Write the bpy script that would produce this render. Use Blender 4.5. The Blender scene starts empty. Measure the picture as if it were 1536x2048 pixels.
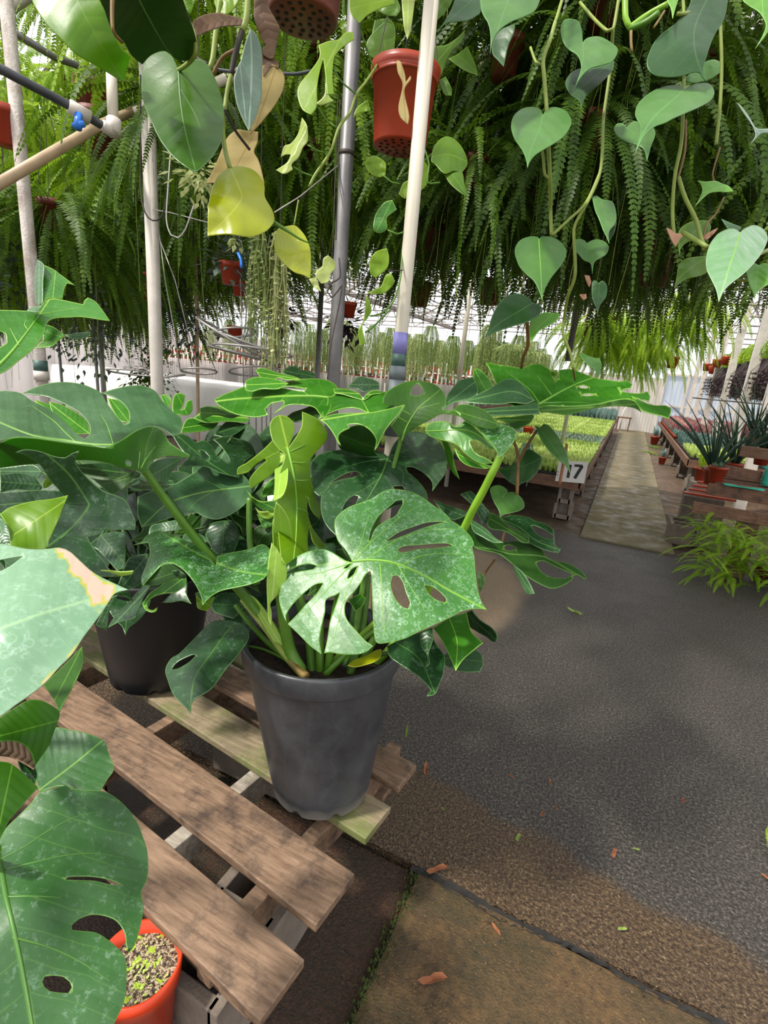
import bpy, math, random
import numpy as np
from mathutils import Vector, noise
from mathutils.geometry import delaunay_2d_cdt
sc=bpy.context.scene
COL=sc.collection
random.seed(7)
# ---------------------------------------------------------------- camera
F=1017.0; CAMH=1.5
def nrm(v): return v/np.linalg.norm(v)
def ray(px,py): return np.array([(px-768)/F,(1024-py)/F,-1.0])
UP=-nrm(ray(445,4600)); YY=ray(1268,780); YY=nrm(YY-UP*YY.dot(UP)); XX=np.cross(YY,UP)
RM=np.array([XX,YY,UP])
from mathutils import Matrix
cam=bpy.data.cameras.new('camera'); camo=bpy.data.objects.new('camera',cam); COL.objects.link(camo)
m=Matrix([list(r) for r in RM]).to_4x4(); m.translation=(0,0,CAMH); camo.matrix_world=m
cam.sensor_fit='VERTICAL'; cam.sensor_height=36; cam.lens=F/2048*36; cam.clip_start=0.05; cam.clip_end=200
sc.camera=camo
# ---------------------------------------------------------------- light
sc.view_settings.view_transform='Standard'; sc.view_settings.look='None'; sc.view_settings.gamma=1
sc.view_settings.exposure=0.18
w=bpy.data.worlds.new('sky'); sc.world=w; w.use_nodes=True
bg=w.node_tree.nodes['Background']; bg.inputs[0].default_value=(0.97,0.98,1.0,1); bg.inputs[1].default_value=1.3
def sun(name,e,energy,ang,col):
    l=bpy.data.lights.new(name,'SUN'); l.energy=energy; l.angle=math.radians(ang); l.color=col
    o=bpy.data.objects.new(name,l); COL.objects.link(o); d=Vector(e).normalized(); o.rotation_euler=d.to_track_quat('-Z','Y').to_euler()
sun('sun',(0.42,0.5,-1.0),4.6,5,(1.0,0.95,0.86))
# ---------------------------------------------------------------- helpers
def at(px,py,dep): return RM@(ray(px,py)*dep)+np.array([0,0,CAMH])
def atY(px,py,Y):
    v=RM@ray(px,py); return v*(Y/v[1])+np.array([0,0,CAMH])
def atZ(px,py,z):
    v=RM@ray(px,py); return v*((z-CAMH)/v[2])+np.array([0,0,CAMH])
def proj(p):
    c=RM.T@(np.array(p,float)-np.array([0,0,CAMH])); return 768-F*c[0]/c[2],1024+F*c[1]/c[2],-c[2]
def thing(name,label,cat,loc=(0,0,0),group=None):
    o=bpy.data.objects.new(name,None); o.empty_display_size=.05; COL.objects.link(o); o.location=[float(a) for a in loc]
    o['label']=label; o['category']=cat
    if group: o['group']=group
    return o
def tag(o,label,cat,group=None,kind=None):
    o['label']=label; o['category']=cat
    if group: o['group']=group
    if kind: o['kind']=kind
    return o
class MB:
    def __init__(s): s.v=[]; s.f=[]; s.m=[]; s.uv={}
    def add(s,vs,fs,mi=0):
        b=len(s.v); s.v.extend([tuple(map(float,v)) for v in vs])
        for f in fs: s.f.append(tuple(b+i for i in f)); s.m.append(mi)
    def box(s,c,d,mi=0,rz=0,R=None):
        x,y,z=[a/2 for a in d]; vs=[]
        for sx in(-1,1):
            for sy in(-1,1):
                for sz in(-1,1):
                    p=np.array([sx*x,sy*y,sz*z])
                    if rz: p=np.array([p[0]*math.cos(rz)-p[1]*math.sin(rz),p[0]*math.sin(rz)+p[1]*math.cos(rz),p[2]])
                    if R is not None: p=R@p
                    vs.append(p+np.array(c))
        s.add(vs,[(0,1,3,2),(4,6,7,5),(0,4,5,1),(2,3,7,6),(0,2,6,4),(1,5,7,3)],mi)
    def tube(s,pts,r,n=8,mi=0,cap=True):
        pts=[np.array(p,float) for p in pts]; k=len(pts)
        rs=r if hasattr(r,'__len__') else [r]*k
        t=nrm(pts[1]-pts[0]); a=np.array([0,0,1.]) if abs(t[2])<.9 else np.array([1.,0,0])
        u=nrm(np.cross(t,a)); vs=[]
        for i in range(k):
            if 0<i<k-1: t=pts[i+1]-pts[i-1]
            elif i==k-1: t=pts[i]-pts[i-1]
            t=nrm(t+1e-9); u=nrm(u-t*u.dot(t)); w_=np.cross(t,u)
            for j in range(n):
                q=2*math.pi*j/n; vs.append(pts[i]+rs[i]*(math.cos(q)*u+math.sin(q)*w_))
        fs=[(i*n+j,i*n+(j+1)%n,(i+1)*n+(j+1)%n,(i+1)*n+j) for i in range(k-1) for j in range(n)]
        if cap: fs+= [tuple(range(n-1,-1,-1)),tuple((k-1)*n+j for j in range(n))]
        s.add(vs,fs,mi)
    def lathe(s,c,prof,n=40,mi=0,closed=False):
        vs=[];k=len(prof)
        for r,z in prof:
            for j in range(n):
                q=2*math.pi*j/n; vs.append((c[0]+r*math.cos(q),c[1]+r*math.sin(q),c[2]+z))
        fs=[(i*n+j,i*n+(j+1)%n,(i+1)*n+(j+1)%n,(i+1)*n+j) for i in range(k-1) for j in range(n)]
        s.add(vs,fs,mi)
    def build(s,name,mats,parent=None,smooth=False,bevel=0,origin=None):
        me=bpy.data.meshes.new(name)
        o0=np.array(parent.location if parent is not None else (origin if origin is not None else (0,0,0)),float)
        if parent is not None and parent.parent is not None: o0=o0+np.array(parent.parent.location,float)
        me.from_pydata([tuple(np.array(v)-o0) for v in s.v],[],s.f)
        if not isinstance(mats,(list,tuple)): mats=[mats]
        for mm in mats: me.materials.append(mm)
        me.polygons.foreach_set('material_index',s.m)
        if smooth: me.polygons.foreach_set('use_smooth',[True]*len(s.f))
        me.update()
        o=bpy.data.objects.new(name,me); COL.objects.link(o)
        if parent is not None: o.parent=parent
        elif origin is not None: o.location=[float(a) for a in origin]
        if bevel:
            b=o.modifiers.new('bevel','BEVEL'); b.width=bevel; b.segments=2; b.limit_method='ANGLE'
        return o
def struct(o): o['kind']='structure'; return o
def dup(root,loc,rz=0,scale=1,label=None,group=None):
    r=root.copy(); COL.objects.link(r); r.location=[float(a) for a in loc]; r.rotation_euler=(0,0,rz)
    r.scale=(scale,)*3 if not hasattr(scale,'__len__') else scale
    if label: r['label']=label
    if group: r['group']=group
    for ch in list(root.children):
        c=ch.copy(); COL.objects.link(c); c.parent=r
        for g in ch.children:
            d=g.copy(); COL.objects.link(d); d.parent=c
    return r
# ---------------------------------------------------------------- node helper
class NT:
    def __init__(s,name):
        s.mat=bpy.data.materials.new(name); s.mat.use_nodes=True; s.t=s.mat.node_tree; s.n=s.t.nodes
        s.n.clear(); s.out=s.n.new('ShaderNodeOutputMaterial')
    def new(s,typ,ins=None,**kw):
        nd=s.n.new(typ)
        for k,v in kw.items(): setattr(nd,k,v)
        if ins:
            for k,v in ins.items():
                i=nd.inputs[k]
                if hasattr(v,'is_output') or isinstance(v,bpy.types.NodeSocket): s.t.links.new(v,i)
                else: i.default_value=v
        return nd
    def math(s,op,a,b=0.0,c=None):
        d={0:a,1:b}
        if c is not None: d[2]=c
        return s.new('ShaderNodeMath',d,operation=op).outputs[0]
    def noise(s,vec,scale,detail=4,rough=.55):
        d={'Scale':scale,'Detail':detail,'Roughness':rough}
        if vec is not None: d['Vector']=vec
        return s.new('ShaderNodeTexNoise',d).outputs[0]
    def ramp(s,f,stops):
        nd=s.new('ShaderNodeValToRGB',{0:f}); e=nd.color_ramp.elements
        while len(e)<len(stops): e.new(0.5)
        for el,(p,c) in zip(e,stops): el.position=p; el.color=(*c,1) if len(c)==3 else c
        return nd.outputs[0]
    def mix(s,f,a,b,bt='MIX'):
        nd=s.n.new('ShaderNodeMix'); nd.data_type='RGBA'; nd.blend_type=bt
        for i,v in ((0,f),(6,a),(7,b)):
            if isinstance(v,bpy.types.NodeSocket): s.t.links.new(v,nd.inputs[i])
            else: nd.inputs[i].default_value=(*v,1) if hasattr(v,'__len__') and len(v)==3 else v
        return nd.outputs[2]
    def coord(s,k='Object'): return s.new('ShaderNodeTexCoord').outputs[k]
    def bump(s,h,strength=.3,dist=.01): return s.new('ShaderNodeBump',{'Height':h,'Strength':strength,'Distance':dist}).outputs[0]
    def bsdf(s,col,rough=.5,normal=None,metal=0,spec=.5,**kw):
        d={'Base Color':col if isinstance(col,bpy.types.NodeSocket) else (*col,1),'Roughness':rough,'Metallic':metal,'Specular IOR Level':spec}
        if normal is not None: d['Normal']=normal
        d.update(kw)
        return s.new('ShaderNodeBsdfPrincipled',d).outputs[0]
    def done(s,sh): s.t.links.new(sh,s.out.inputs[0]); return s.mat
def simple(name,col,rough=.5,metal=0,var=.15,scale=8,bump=0,spec=.5):
    n=NT(name); c=n.coord(); f=n.noise(c,scale,6)
    dark=tuple(a*(1-var*2) for a in col); lite=tuple(min(1,a*(1+var)) for a in col)
    cc=n.ramp(f,[(.3,dark),(.7,lite)])
    nm=n.bump(n.noise(c,scale*8,5),bump,.004) if bump else None
    return n.done(n.bsdf(cc,rough,nm,metal,spec))
def rgb(r,g,b):
    f=lambda c:(c/255/12.92 if c/255<=.04045 else ((c/255+.055)/1.055)**2.4)
    return (f(r),f(g),f(b))
def leafmat(name,top,top2,vein,spots=0,rough=.35,trans=.25,transcol=None,nveins=9,spotcol=(.45,.62,.5),midw=.012,scorch=None,coat=0.0,quilt=.14,spotscale=70):
    n=NT(name); uv=n.coord('UV'); ob=n.coord('Object')
    sep=n.new('ShaderNodeSeparateXYZ',{0:uv}); u,v=sep.outputs[0],sep.outputs[1]
    av=n.math('ABSOLUTE',v)
    mid=n.new('ShaderNodeMapRange',{0:av,1:0.0,2:midw,3:1.0,4:0.0}).outputs[0]
    wob=n.math('MULTIPLY',n.noise(ob,9,2),.5)
    ph=n.math('MULTIPLY_ADD',n.math('SUBTRACT',u,n.math('MULTIPLY',av,.55)),nveins,wob)
    fr=n.math('ABSOLUTE',n.math('SUBTRACT',n.math('FRACT',ph),.5))
    lat=n.new('ShaderNodeMapRange',{0:fr,1:0.0,2:.035,3:1.0,4:0.0}).outputs[0]
    lat=n.math('MULTIPLY',lat,.26)
    vm=n.math('MAXIMUM',mid,lat)
    base=n.ramp(n.noise(ob,7,5,.6),[(.32,top),(.68,top2)])
    fine=n.noise(ob,60,4,.7)
    base=n.mix(n.math('MULTIPLY',fine,.25),base,tuple(a*.6 for a in top))
    if spots:
        vo=n.new('ShaderNodeTexVoronoi',{'Vector':ob,'Scale':spotscale,'Randomness':1.0}).outputs['Distance']
        big=n.noise(ob,14,4,.7)
        ring=n.new('ShaderNodeMapRange',{0:n.math('ABSOLUTE',n.math('SUBTRACT',vo,.36)),1:0.0,2:.09,3:.5 if spots>.4 else .08,4:0.0}).outputs[0]
        blot=n.new('ShaderNodeMapRange',{0:n.noise(ob,75,5,.8),1:.54,2:.62,3:0.0,4:.85}).outputs[0]
        s_=n.math('MULTIPLY',n.math('MAXIMUM',ring,blot),n.new('ShaderNodeMapRange',{0:big,1:.38,2:.62,3:.15,4:1.0}).outputs[0])
        base=n.mix(n.math('MULTIPLY',s_,spots),base,spotcol)
    base=n.mix(vm,base,vein)
    if scorch:
        e=n.new('ShaderNodeAttribute',attribute_name='edge').outputs['Fac']
        k=n.math('ADD',n.math('MULTIPLY',e,.8),n.math('MULTIPLY',n.math('SUBTRACT',n.noise(ob,13,3),.5),2.6))
        k2=n.new('ShaderNodeMapRange',{0:k,1:.62,2:.68,3:0.0,4:1.0}).outputs[0]
        k1=n.new('ShaderNodeMapRange',{0:k,1:.5,2:.6,3:0.0,4:1.0}).outputs[0]
        base=n.mix(k1,base,rgb(170,170,70)); base=n.mix(k2,base,scorch)
    rim=n.new('ShaderNodeMapRange',{0:n.new('ShaderNodeAttribute',attribute_name='rim').outputs['Fac'],1:.25,2:.6,3:0.0,4:.6}).outputs[0]
    base=n.mix(rim,base,tuple(min(1,a*1.15+.02) for a in vein))
    hgt=n.math('ADD',n.math('MULTIPLY',n.math('ABSOLUTE',n.math('SINE',n.math('MULTIPLY',ph,math.pi))),quilt),n.math('MULTIPLY',n.noise(ob,45,3),.25))
    nm=n.bump(hgt,.4,.005)
    ro=n.ramp(n.noise(ob,12,4),[(.3,(rough*.75,)*3),(.7,(rough*1.3,)*3)])
    b=n.bsdf(base,ro,nm,0,.5,**({'Coat Weight':coat,'Coat Roughness':.2} if coat else {}))
    tc=transcol or tuple(min(1,a*1.8) for a in top2)
    tcol=n.mix(n.math('MULTIPLY',vm,.5),tc,tuple(a*.6 for a in tc))
    tr=n.new('ShaderNodeBsdfTranslucent',{0:tcol}).outputs[0]
    return n.done(n.new('ShaderNodeMixShader',{0:trans,1:b,2:tr}).outputs[0])
# leaf materials
LM={}
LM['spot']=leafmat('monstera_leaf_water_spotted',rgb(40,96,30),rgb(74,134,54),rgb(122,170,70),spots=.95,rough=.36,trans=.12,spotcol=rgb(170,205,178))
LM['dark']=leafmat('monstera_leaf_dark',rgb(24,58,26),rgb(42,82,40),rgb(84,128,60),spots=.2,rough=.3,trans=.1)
LM['grey']=leafmat('monstera_leaf_grey_green',rgb(46,84,48),rgb(72,112,70),rgb(115,156,90),spots=.3,rough=.33,trans=.1,spotcol=rgb(110,150,120))
LM['mid']=leafmat('monstera_leaf_mid_green',rgb(44,108,20),rgb(72,140,34),rgb(160,204,80),spots=.15,rough=.33,trans=.22,transcol=rgb(110,190,40))
LM['under']=leafmat('monstera_leaf_underside',rgb(44,92,8),rgb(66,118,14),rgb(110,160,50),rough=.5,trans=.45,transcol=rgb(96,180,14))
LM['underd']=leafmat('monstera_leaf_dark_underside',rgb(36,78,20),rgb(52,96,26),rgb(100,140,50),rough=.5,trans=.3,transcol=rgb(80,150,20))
LM['lime']=leafmat('young_leaf_lime',rgb(88,130,4),rgb(116,156,8),rgb(165,196,64),rough=.4,trans=.4,transcol=rgb(150,205,10),nveins=7)
LM['plime']=leafmat('new_leaf_pale_lime',rgb(160,200,66),rgb(182,216,92),rgb(205,228,130),rough=.42,trans=.35,transcol=rgb(180,230,60))
LM['pale']=leafmat('monstera_leaf_dusty_pale',rgb(112,152,118),rgb(140,176,142),rgb(150,185,140),spots=.55,rough=.3,trans=.08,spotcol=rgb(190,215,200),scorch=rgb(205,168,150),spotscale=60)
LM['fore']=leafmat('monstera_leaf_foreground',rgb(40,82,36),rgb(64,108,56),rgb(112,156,68),spots=.3,rough=.35,trans=.12,midw=.02,nveins=6,quilt=.25)
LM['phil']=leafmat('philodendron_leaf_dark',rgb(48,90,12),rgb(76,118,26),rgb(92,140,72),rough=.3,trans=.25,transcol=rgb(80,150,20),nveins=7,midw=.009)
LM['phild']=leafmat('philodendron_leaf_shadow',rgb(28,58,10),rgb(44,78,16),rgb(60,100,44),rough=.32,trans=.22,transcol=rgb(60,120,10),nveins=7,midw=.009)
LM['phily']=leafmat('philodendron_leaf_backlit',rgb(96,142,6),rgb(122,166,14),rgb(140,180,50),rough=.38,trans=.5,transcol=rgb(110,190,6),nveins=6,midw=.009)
LM['yell']=leafmat('philodendron_leaf_yellow',rgb(156,168,4),rgb(184,190,16),rgb(200,204,70),rough=.28,trans=.35,transcol=rgb(190,205,10),nveins=6,coat=.3,midw=.01)
LM['silv']=leafmat('philodendron_leaf_silver',rgb(72,104,84),rgb(112,136,116),rgb(150,170,150),rough=.3,trans=.1,nveins=5)
LM['dead']=leafmat('philodendron_leaf_dead_tan',rgb(168,150,90),rgb(198,180,118),rgb(150,120,70),rough=.7,trans=.3,transcol=rgb(210,190,110),nveins=7)
LM['brown']=leafmat('philodendron_leaf_dead_brown',rgb(92,70,52),rgb(132,104,80),rgb(110,84,60),rough=.8,trans=.1,nveins=7,quilt=.6)
LM['pink']=leafmat('new_leaf_pink',rgb(190,140,110),rgb(215,170,140),rgb(200,150,120),rough=.5,trans=.3,nveins=4)
LM['heart']=leafmat('heartleaf_green',rgb(58,106,36),rgb(92,142,60),rgb(96,152,76),rough=.42,trans=.2,transcol=rgb(90,170,50),nveins=5,midw=.009,quilt=.2)
LM['heartd']=leafmat('heartleaf_dark',rgb(26,66,20),rgb(44,92,32),rgb(70,120,60),rough=.42,trans=.18,transcol=rgb(60,130,30),nveins=5,midw=.009,quilt=.2)
LM['heartl']=leafmat('heartleaf_light',rgb(96,160,44),rgb(126,184,66),rgb(160,205,110),rough=.42,trans=.3,transcol=rgb(130,200,50),nveins=5,midw=.009,quilt=.2)
LM['heartg']=leafmat('heartleaf_glossy',rgb(80,140,70),rgb(120,170,110),rgb(190,210,180),rough=.16,trans=.2,nveins=7,midw=.014,coat=.8,quilt=.6)
LM['poth']=leafmat('pothos_leaf_lime',rgb(118,154,6),rgb(142,176,18),rgb(168,196,64),rough=.35,trans=.4,transcol=rgb(140,210,10),nveins=5,midw=.009)
LM['pothv']=leafmat('pothos_leaf_variegated',rgb(150,178,80),rgb(196,206,130),rgb(200,212,150),rough=.4,trans=.3,nveins=5)
LM['pothg']=leafmat('pothos_leaf_green',rgb(74,116,12),rgb(104,142,24),rgb(130,168,54),rough=.38,trans=.35,transcol=rgb(100,180,14),nveins=5)
STEM={'g':simple('petiole_green',rgb(86,132,34),.4,var=.1,scale=20),'l':simple('petiole_lime',rgb(128,176,44),.4,var=.08,scale=20),
 'd':simple('petiole_dark_green',rgb(46,84,24),.4,var=.15,scale=20),'b':simple('vine_brown',rgb(128,96,48),.6,var=.2,scale=30),'k':simple('vine_dead_black',rgb(52,44,34),.7,var=.2,scale=30),
 'v':simple('leaf_rib',rgb(120,172,58),.45,var=.06,scale=30),'vd':simple('leaf_rib_dark',rgb(74,118,48),.45,var=.06,scale=30),'y':simple('vine_olive',rgb(132,150,60),.5,var=.1,scale=30),'r':simple('sheath_red_brown',rgb(128,104,50),.6,var=.2,scale=30)}
# ---------------------------------------------------------------- leaf builder
def PT(s,o=(0,0,1)):
    out=[]
    for q in s.split():
        a=[float(t) for t in q.split(',')]
        out.append([a[0]/o[2]+o[0],a[1]/o[2]+o[1]]+a[2:])
    return out
C1=(540,960,3.339);C2=(460,720,3.339);C3=(840,700,3.0118);C4=(0,500,3.072);C5=(0,980,3.339);C6=(0,1400,3.16)
A1=(0,0,3.657);A2=(380,0,3.657);A3=(760,0,3.657);A4=(1116,0,3.657);A5=(960,400,3.657);A6=(1116,400,3.657);A7=(380,400,3.657)
BB=(400,700,1.92);D1=(0,0,2.0);D2=(768,0,2.0);PX=(0,0,1)
def smooth(pts,closed=True,step=5.0,corner=62):
    P=[np.array(p[:2],float) for p in pts]; n=len(P); out=[]
    if closed and np.linalg.norm(P[0]-P[-1])<.5: P=P[:-1]; n-=1
    def isc(i):
        if not closed and (i==0 or i==n-1): return True
        a=P[i]-P[i-1]; b=P[(i+1)%n]-P[i]
        return math.degrees(math.acos(max(-1,min(1,a.dot(b)/(np.linalg.norm(a)*np.linalg.norm(b)+1e-9)))))>corner
    cn=[isc(i) for i in range(n)]
    for i in range(n if closed else n-1):
        p1,p2=P[i],P[(i+1)%n]
        p0=P[i-1] if not cn[i] else p1-(p2-p1)*.5
        p3=P[(i+2)%n] if not cn[(i+1)%n] else p2+(p2-p1)*.5
        L=np.linalg.norm(p2-p1); k=max(1,int(L/step))
        for j in range(k):
            t=j/k
            m1=(p2-p0)/2; m2=(p3-p1)/2
            for mm in (m1,m2):
                l=np.linalg.norm(mm)
                if l>L*1.2: mm*=L*1.2/l
            out.append((2*t**3-3*t*t+1)*p1+(t**3-2*t*t+t)*m1+(-2*t**3+3*t*t)*p2+(t**3-t*t)*m2)
    if not closed: out.append(P[-1])
    return out
def inside(pt,poly):
    x,y=pt; r=False; n=len(poly); j=n-1
    for i in range(n):
        xi,yi=poly[i]; xj,yj=poly[j]
        if (yi>y)!=(yj>y) and x<(xj-xi)*(y-yi)/(yj-yi)+xi: r=not r
        j=i
    return r
def insideN(pts,poly):
    pts=np.asarray(pts); r=np.zeros(len(pts),bool); n=len(poly); j=n-1
    for i in range(n):
        xi,yi=poly[i]; xj,yj=poly[j]
        if yi!=yj:
            c=((yi>pts[:,1])!=(yj>pts[:,1]))&(pts[:,0]<(xj-xi)*(pts[:,1]-yi)/(yj-yi)+xi); r^=c
        j=i
    return r
class Depth:
    """smooth surface through the given points: pixel -> distance from the viewpoint plane"""
    def __init__(s,pts):
        P=np.array([p[:2] for p in pts],float)/100; q=1/np.array([p[2] for p in pts],float); n=len(P)
        s.P=P
        U=lambda r:np.where(r>0,r*r*np.log(r+1e-12),0)
        K=U(np.linalg.norm(P[:,None]-P[None],axis=2)) if n>3 else np.zeros((n,n))
        A=np.zeros((n+3,n+3)); A[:n,:n]=K+np.eye(n)*1e-3; A[:n,n]=1; A[:n,n+1:]=P; A[n,:n]=1; A[n+1:,:n]=P.T
        if n<=3: A[:n,:n]=np.eye(n)*1e-6
        s.c=np.linalg.lstsq(A,np.concatenate([q,[0,0,0]]),rcond=None)[0]; s.n=n; s.U=U
        s.lo=q.min()*.86; s.hi=q.max()*1.15
    def __call__(s,pts):
        X=np.asarray(pts,float)[:,:2]/100; n=s.n
        v=s.c[n]+X@s.c[n+1:]
        if n>3: v=v+s.U(np.linalg.norm(X[:,None]-s.P[None],axis=2))@s.c[:n]
        return 1/np.clip(v,s.lo,s.hi)
def lift(pts,dep):
    pts=np.asarray(pts,float)[:,:2]; D=dep(pts)
    r=np.stack([(pts[:,0]-768)/F,(1024-pts[:,1])/F,-np.ones(len(pts))],1)*D[:,None]
    return r@RM.T+np.array([0,0,CAMH]),D
def leaf(parent,o,pts,d,mat,mid=None,holes=(),g=None,name='leaf',rib=None,ribs=(),amp=.004,fold=0.0,th=.0012,label=None,edge=None,seed=None):
    """one leaf blade (or one curled face of it) grown as a curved surface with real thickness"""
    out=PT(pts,o) if isinstance(pts,str) else pts
    xs=[p[0] for p in out]; ys=[p[1] for p in out]; size=max(max(xs)-min(xs),max(ys)-min(ys))
    g=g or max(3.0,min(14,size/26)); step=max(2.2,g*.55)
    ol=smooth(out,True,step); hl=[smooth(PT(h,o),True,step) for h in holes]
    V=[tuple(p) for p in ol]; E=[(i,(i+1)%len(ol)) for i in range(len(ol))]
    for h in hl:
        b=len(V); V+=[tuple(p) for p in h]; E+=[(b+i,b+(i+1)%len(h)) for i in range(len(h))]
    nb=len(V); B0=np.array(V)
    ins=[]
    for loop in [ol]+hl:
        A_=np.array(loop); k_=len(A_)
        for i in range(k_):
            t_=A_[(i+1)%k_]-A_[i-1]; l_=np.linalg.norm(t_)
            if l_<1e-6: continue
            nn_=np.array([-t_[1],t_[0]])/l_
            for sg in (1,-1): ins.append(A_[i]+nn_*sg*2.2)
    ins=np.array(ins); ok_=insideN(ins,ol)
    for h in hl: ok_&=~insideN(ins,h)
    ins=ins[ok_]; ins=ins[np.min(np.linalg.norm(ins[:,None]-B0[None],axis=2),axis=1)>1.5]
    gx=np.arange(min(xs)-g,max(xs)+g,g); gy=np.arange(min(ys)-g,max(ys)+g,g*.87)
    G_=np.array([(x+(g/2 if k%2 else 0),y) for k,y in enumerate(gy) for x in gx])
    ok=insideN(G_,ol)
    for h in hl: ok&=~insideN(G_,h)
    G_=G_[ok]
    B=np.array(V)
    if len(G_):
        dm=np.min(np.linalg.norm(G_[:,None]-B[None],axis=2),axis=1); G_=G_[dm>g*.45]
    V2=[Vector(p) for p in V]+[Vector(p) for p in ins]+[Vector(p) for p in G_]
    rv,re,rf,_,_,_=delaunay_2d_cdt(V2,E,[],0,1e-4)
    rv=np.array([tuple(p) for p in rv]); cen=np.array([rv[list(f)].mean(0) for f in rf])
    keep=insideN(cen,ol)
    for h in hl: keep&=~insideN(cen,h)
    fs=[tuple(f) for f,k in zip(rf,keep) if k]
    dep=d if isinstance(d,Depth) else Depth(PT(d,o))
    P3,D=lift(rv,dep)
    # midrib frame
    if mid is None:
        A=np.array(ol); c=A.mean(0); w_,e_=np.linalg.eigh(np.cov((A-c).T)); ax=e_[:,1]; t=(A-c)@ax
        mp=[c+ax*t.min(),c+ax*t.max()]
    else: mp=smooth(PT(mid,o),False,max(6,size/14))
    mp=np.array(mp); L=np.linalg.norm(np.diff(mp,axis=0),axis=1); cum=np.concatenate([[0],np.cumsum(L)]); T=cum[-1]
    best=np.full(len(rv),1e9); U_=np.zeros(len(rv)); W=np.zeros(len(rv))
    ns=len(mp)-1
    for i in range(ns):
        a,b=mp[i],mp[i+1]; ab=(b-a)/L[i]; r_=rv-a; t=r_@ab
        tc=t.copy(); lo=-1e9 if i==0 else 0; hi=1e9 if i==ns-1 else L[i]
        tc=np.clip(t,lo,hi); q=a+tc[:,None]*ab; dd=np.linalg.norm(rv-q,axis=1)
        sg=np.sign(ab[0]*r_[:,1]-ab[1]*r_[:,0]); m_=dd<best
        best=np.where(m_,dd,best); U_=np.where(m_,(cum[i]+tc)/T,U_); W=np.where(m_,sg*dd/T,W)
    # relief: fold along the midrib, billows between veins
    sd=seed if seed is not None else (xs[0]*7+ys[0]*3)
    nz=np.array([noise.noise(Vector((p[0]*2.6/size,p[1]*2.6/size,sd*.137)))for p in rv])
    off=nz*amp*2+fold*np.abs(W)*T/F
    dirs=P3-np.array([0,0,CAMH]); dirs/=np.linalg.norm(dirs,axis=1)[:,None]
    P3=P3+dirs*off[:,None]
    o0=np.array(parent.location) if parent is not None else P3.mean(0)
    me=bpy.data.meshes.new(name); me.from_pydata([tuple(p) for p in (P3-o0)],[],fs)
    me.polygons.foreach_set('use_smooth',[True]*len(fs)); me.materials.append(LM[mat] if isinstance(mat,str) else mat)
    uvl=me.uv_layers.new(name='UVMap'); li=np.empty(len(me.loops),int); me.loops.foreach_get('vertex_index',li)
    uvl.data.foreach_set('uv',np.stack([U_[li],W[li]],1).ravel())
    bd=np.min(np.linalg.norm(rv[:,None]-B[None],axis=2),axis=1)<.05
    ar=me.attributes.new('rim','FLOAT','POINT'); ar.data.foreach_set('value',bd.astype(float))
    if edge:
        E_=np.array([p[:2] for p in smooth(PT(edge,o),False,8)]); dmin=np.min(np.linalg.norm(rv[:,None]-E_[None],axis=2),axis=1)
        at_=me.attributes.new('edge','FLOAT','POINT'); at_.data.foreach_set('value',np.clip(1-dmin/45,0,1))
    me.update(); ob=bpy.data.objects.new(name,me); COL.objects.link(ob)
    if parent is not None: ob.parent=parent
    else: ob.location=[float(a) for a in o0]
    s_=ob.modifiers.new('thickness','SOLIDIFY'); s_.thickness=th; s_.offset=0
    if label: ob['label']=label
    rl=list(ribs)
    if rib: rl.insert(0,mid)
    if rl:
        mb=MB()
        for k,rr in enumerate(rl):
            q=smooth(PT(rr,o),False,6); p3,_=lift(q,dep)
            nz=np.array([noise.noise(Vector((p[0]*2.6/size,p[1]*2.6/size,sd*.137)))for p in q])
            dr=p3-np.array([0,0,CAMH]); dr/=np.linalg.norm(dr,axis=1)[:,None]
            p3=p3+dr*(nz*amp*2)[:,None]-dr*.0006
            r0=(rib if isinstance(rib,float) else .003)*(1 if (k==0 and rib) else .45)
            mb.tube(p3,[r0*(1-.75*i/len(p3)) for i in range(len(p3))],6)
        # child of the leaf: coordinates relative to the plant
        me2=bpy.data.meshes.new('midrib'); me2.from_pydata([tuple(np.array(v)-o0) for v in mb.v],[],mb.f)
        me2.polygons.foreach_set('use_smooth',[True]*len(mb.f)); me2.materials.append(STEM['vd' if mat in('dark','fore','phil','phild','underd','heartd') else 'v'])
        r_=bpy.data.objects.new('midrib',me2); COL.objects.link(r_); r_.parent=ob
    return ob
def stalk(parent,o,pts,r,mat='g',name='petiole',n=8,d=None):
    P=PT(pts,o); Q=[]
    for i in range(len(P)-1):
        for j in range(8): Q.append(None)
    xy=smooth(P,False,8,corner=100); A=np.array([p[:2] for p in P]); L=np.linalg.norm(np.diff(A,axis=0),axis=1); cum=np.concatenate([[0],np.cumsum(L)])
    X=np.array(xy); lx=np.concatenate([[0],np.cumsum(np.linalg.norm(np.diff(X,axis=0),axis=1))]); lx=lx/lx[-1]*cum[-1]
    D=np.interp(lx,cum,[p[2] for p in P]); pts3=[at(x,y,dd) for (x,y),dd in zip(xy,D)]
    r0,r1=(r if hasattr(r,'__len__') else (r*.78,r*.78)); k=len(pts3)
    mb=MB(); mb.tube(pts3,[r0+(r1-r0)*i/(k-1) for i in range(k)],n)
    return mb.build(name,STEM[mat] if isinstance(mat,str) else mat,parent,True)
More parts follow.
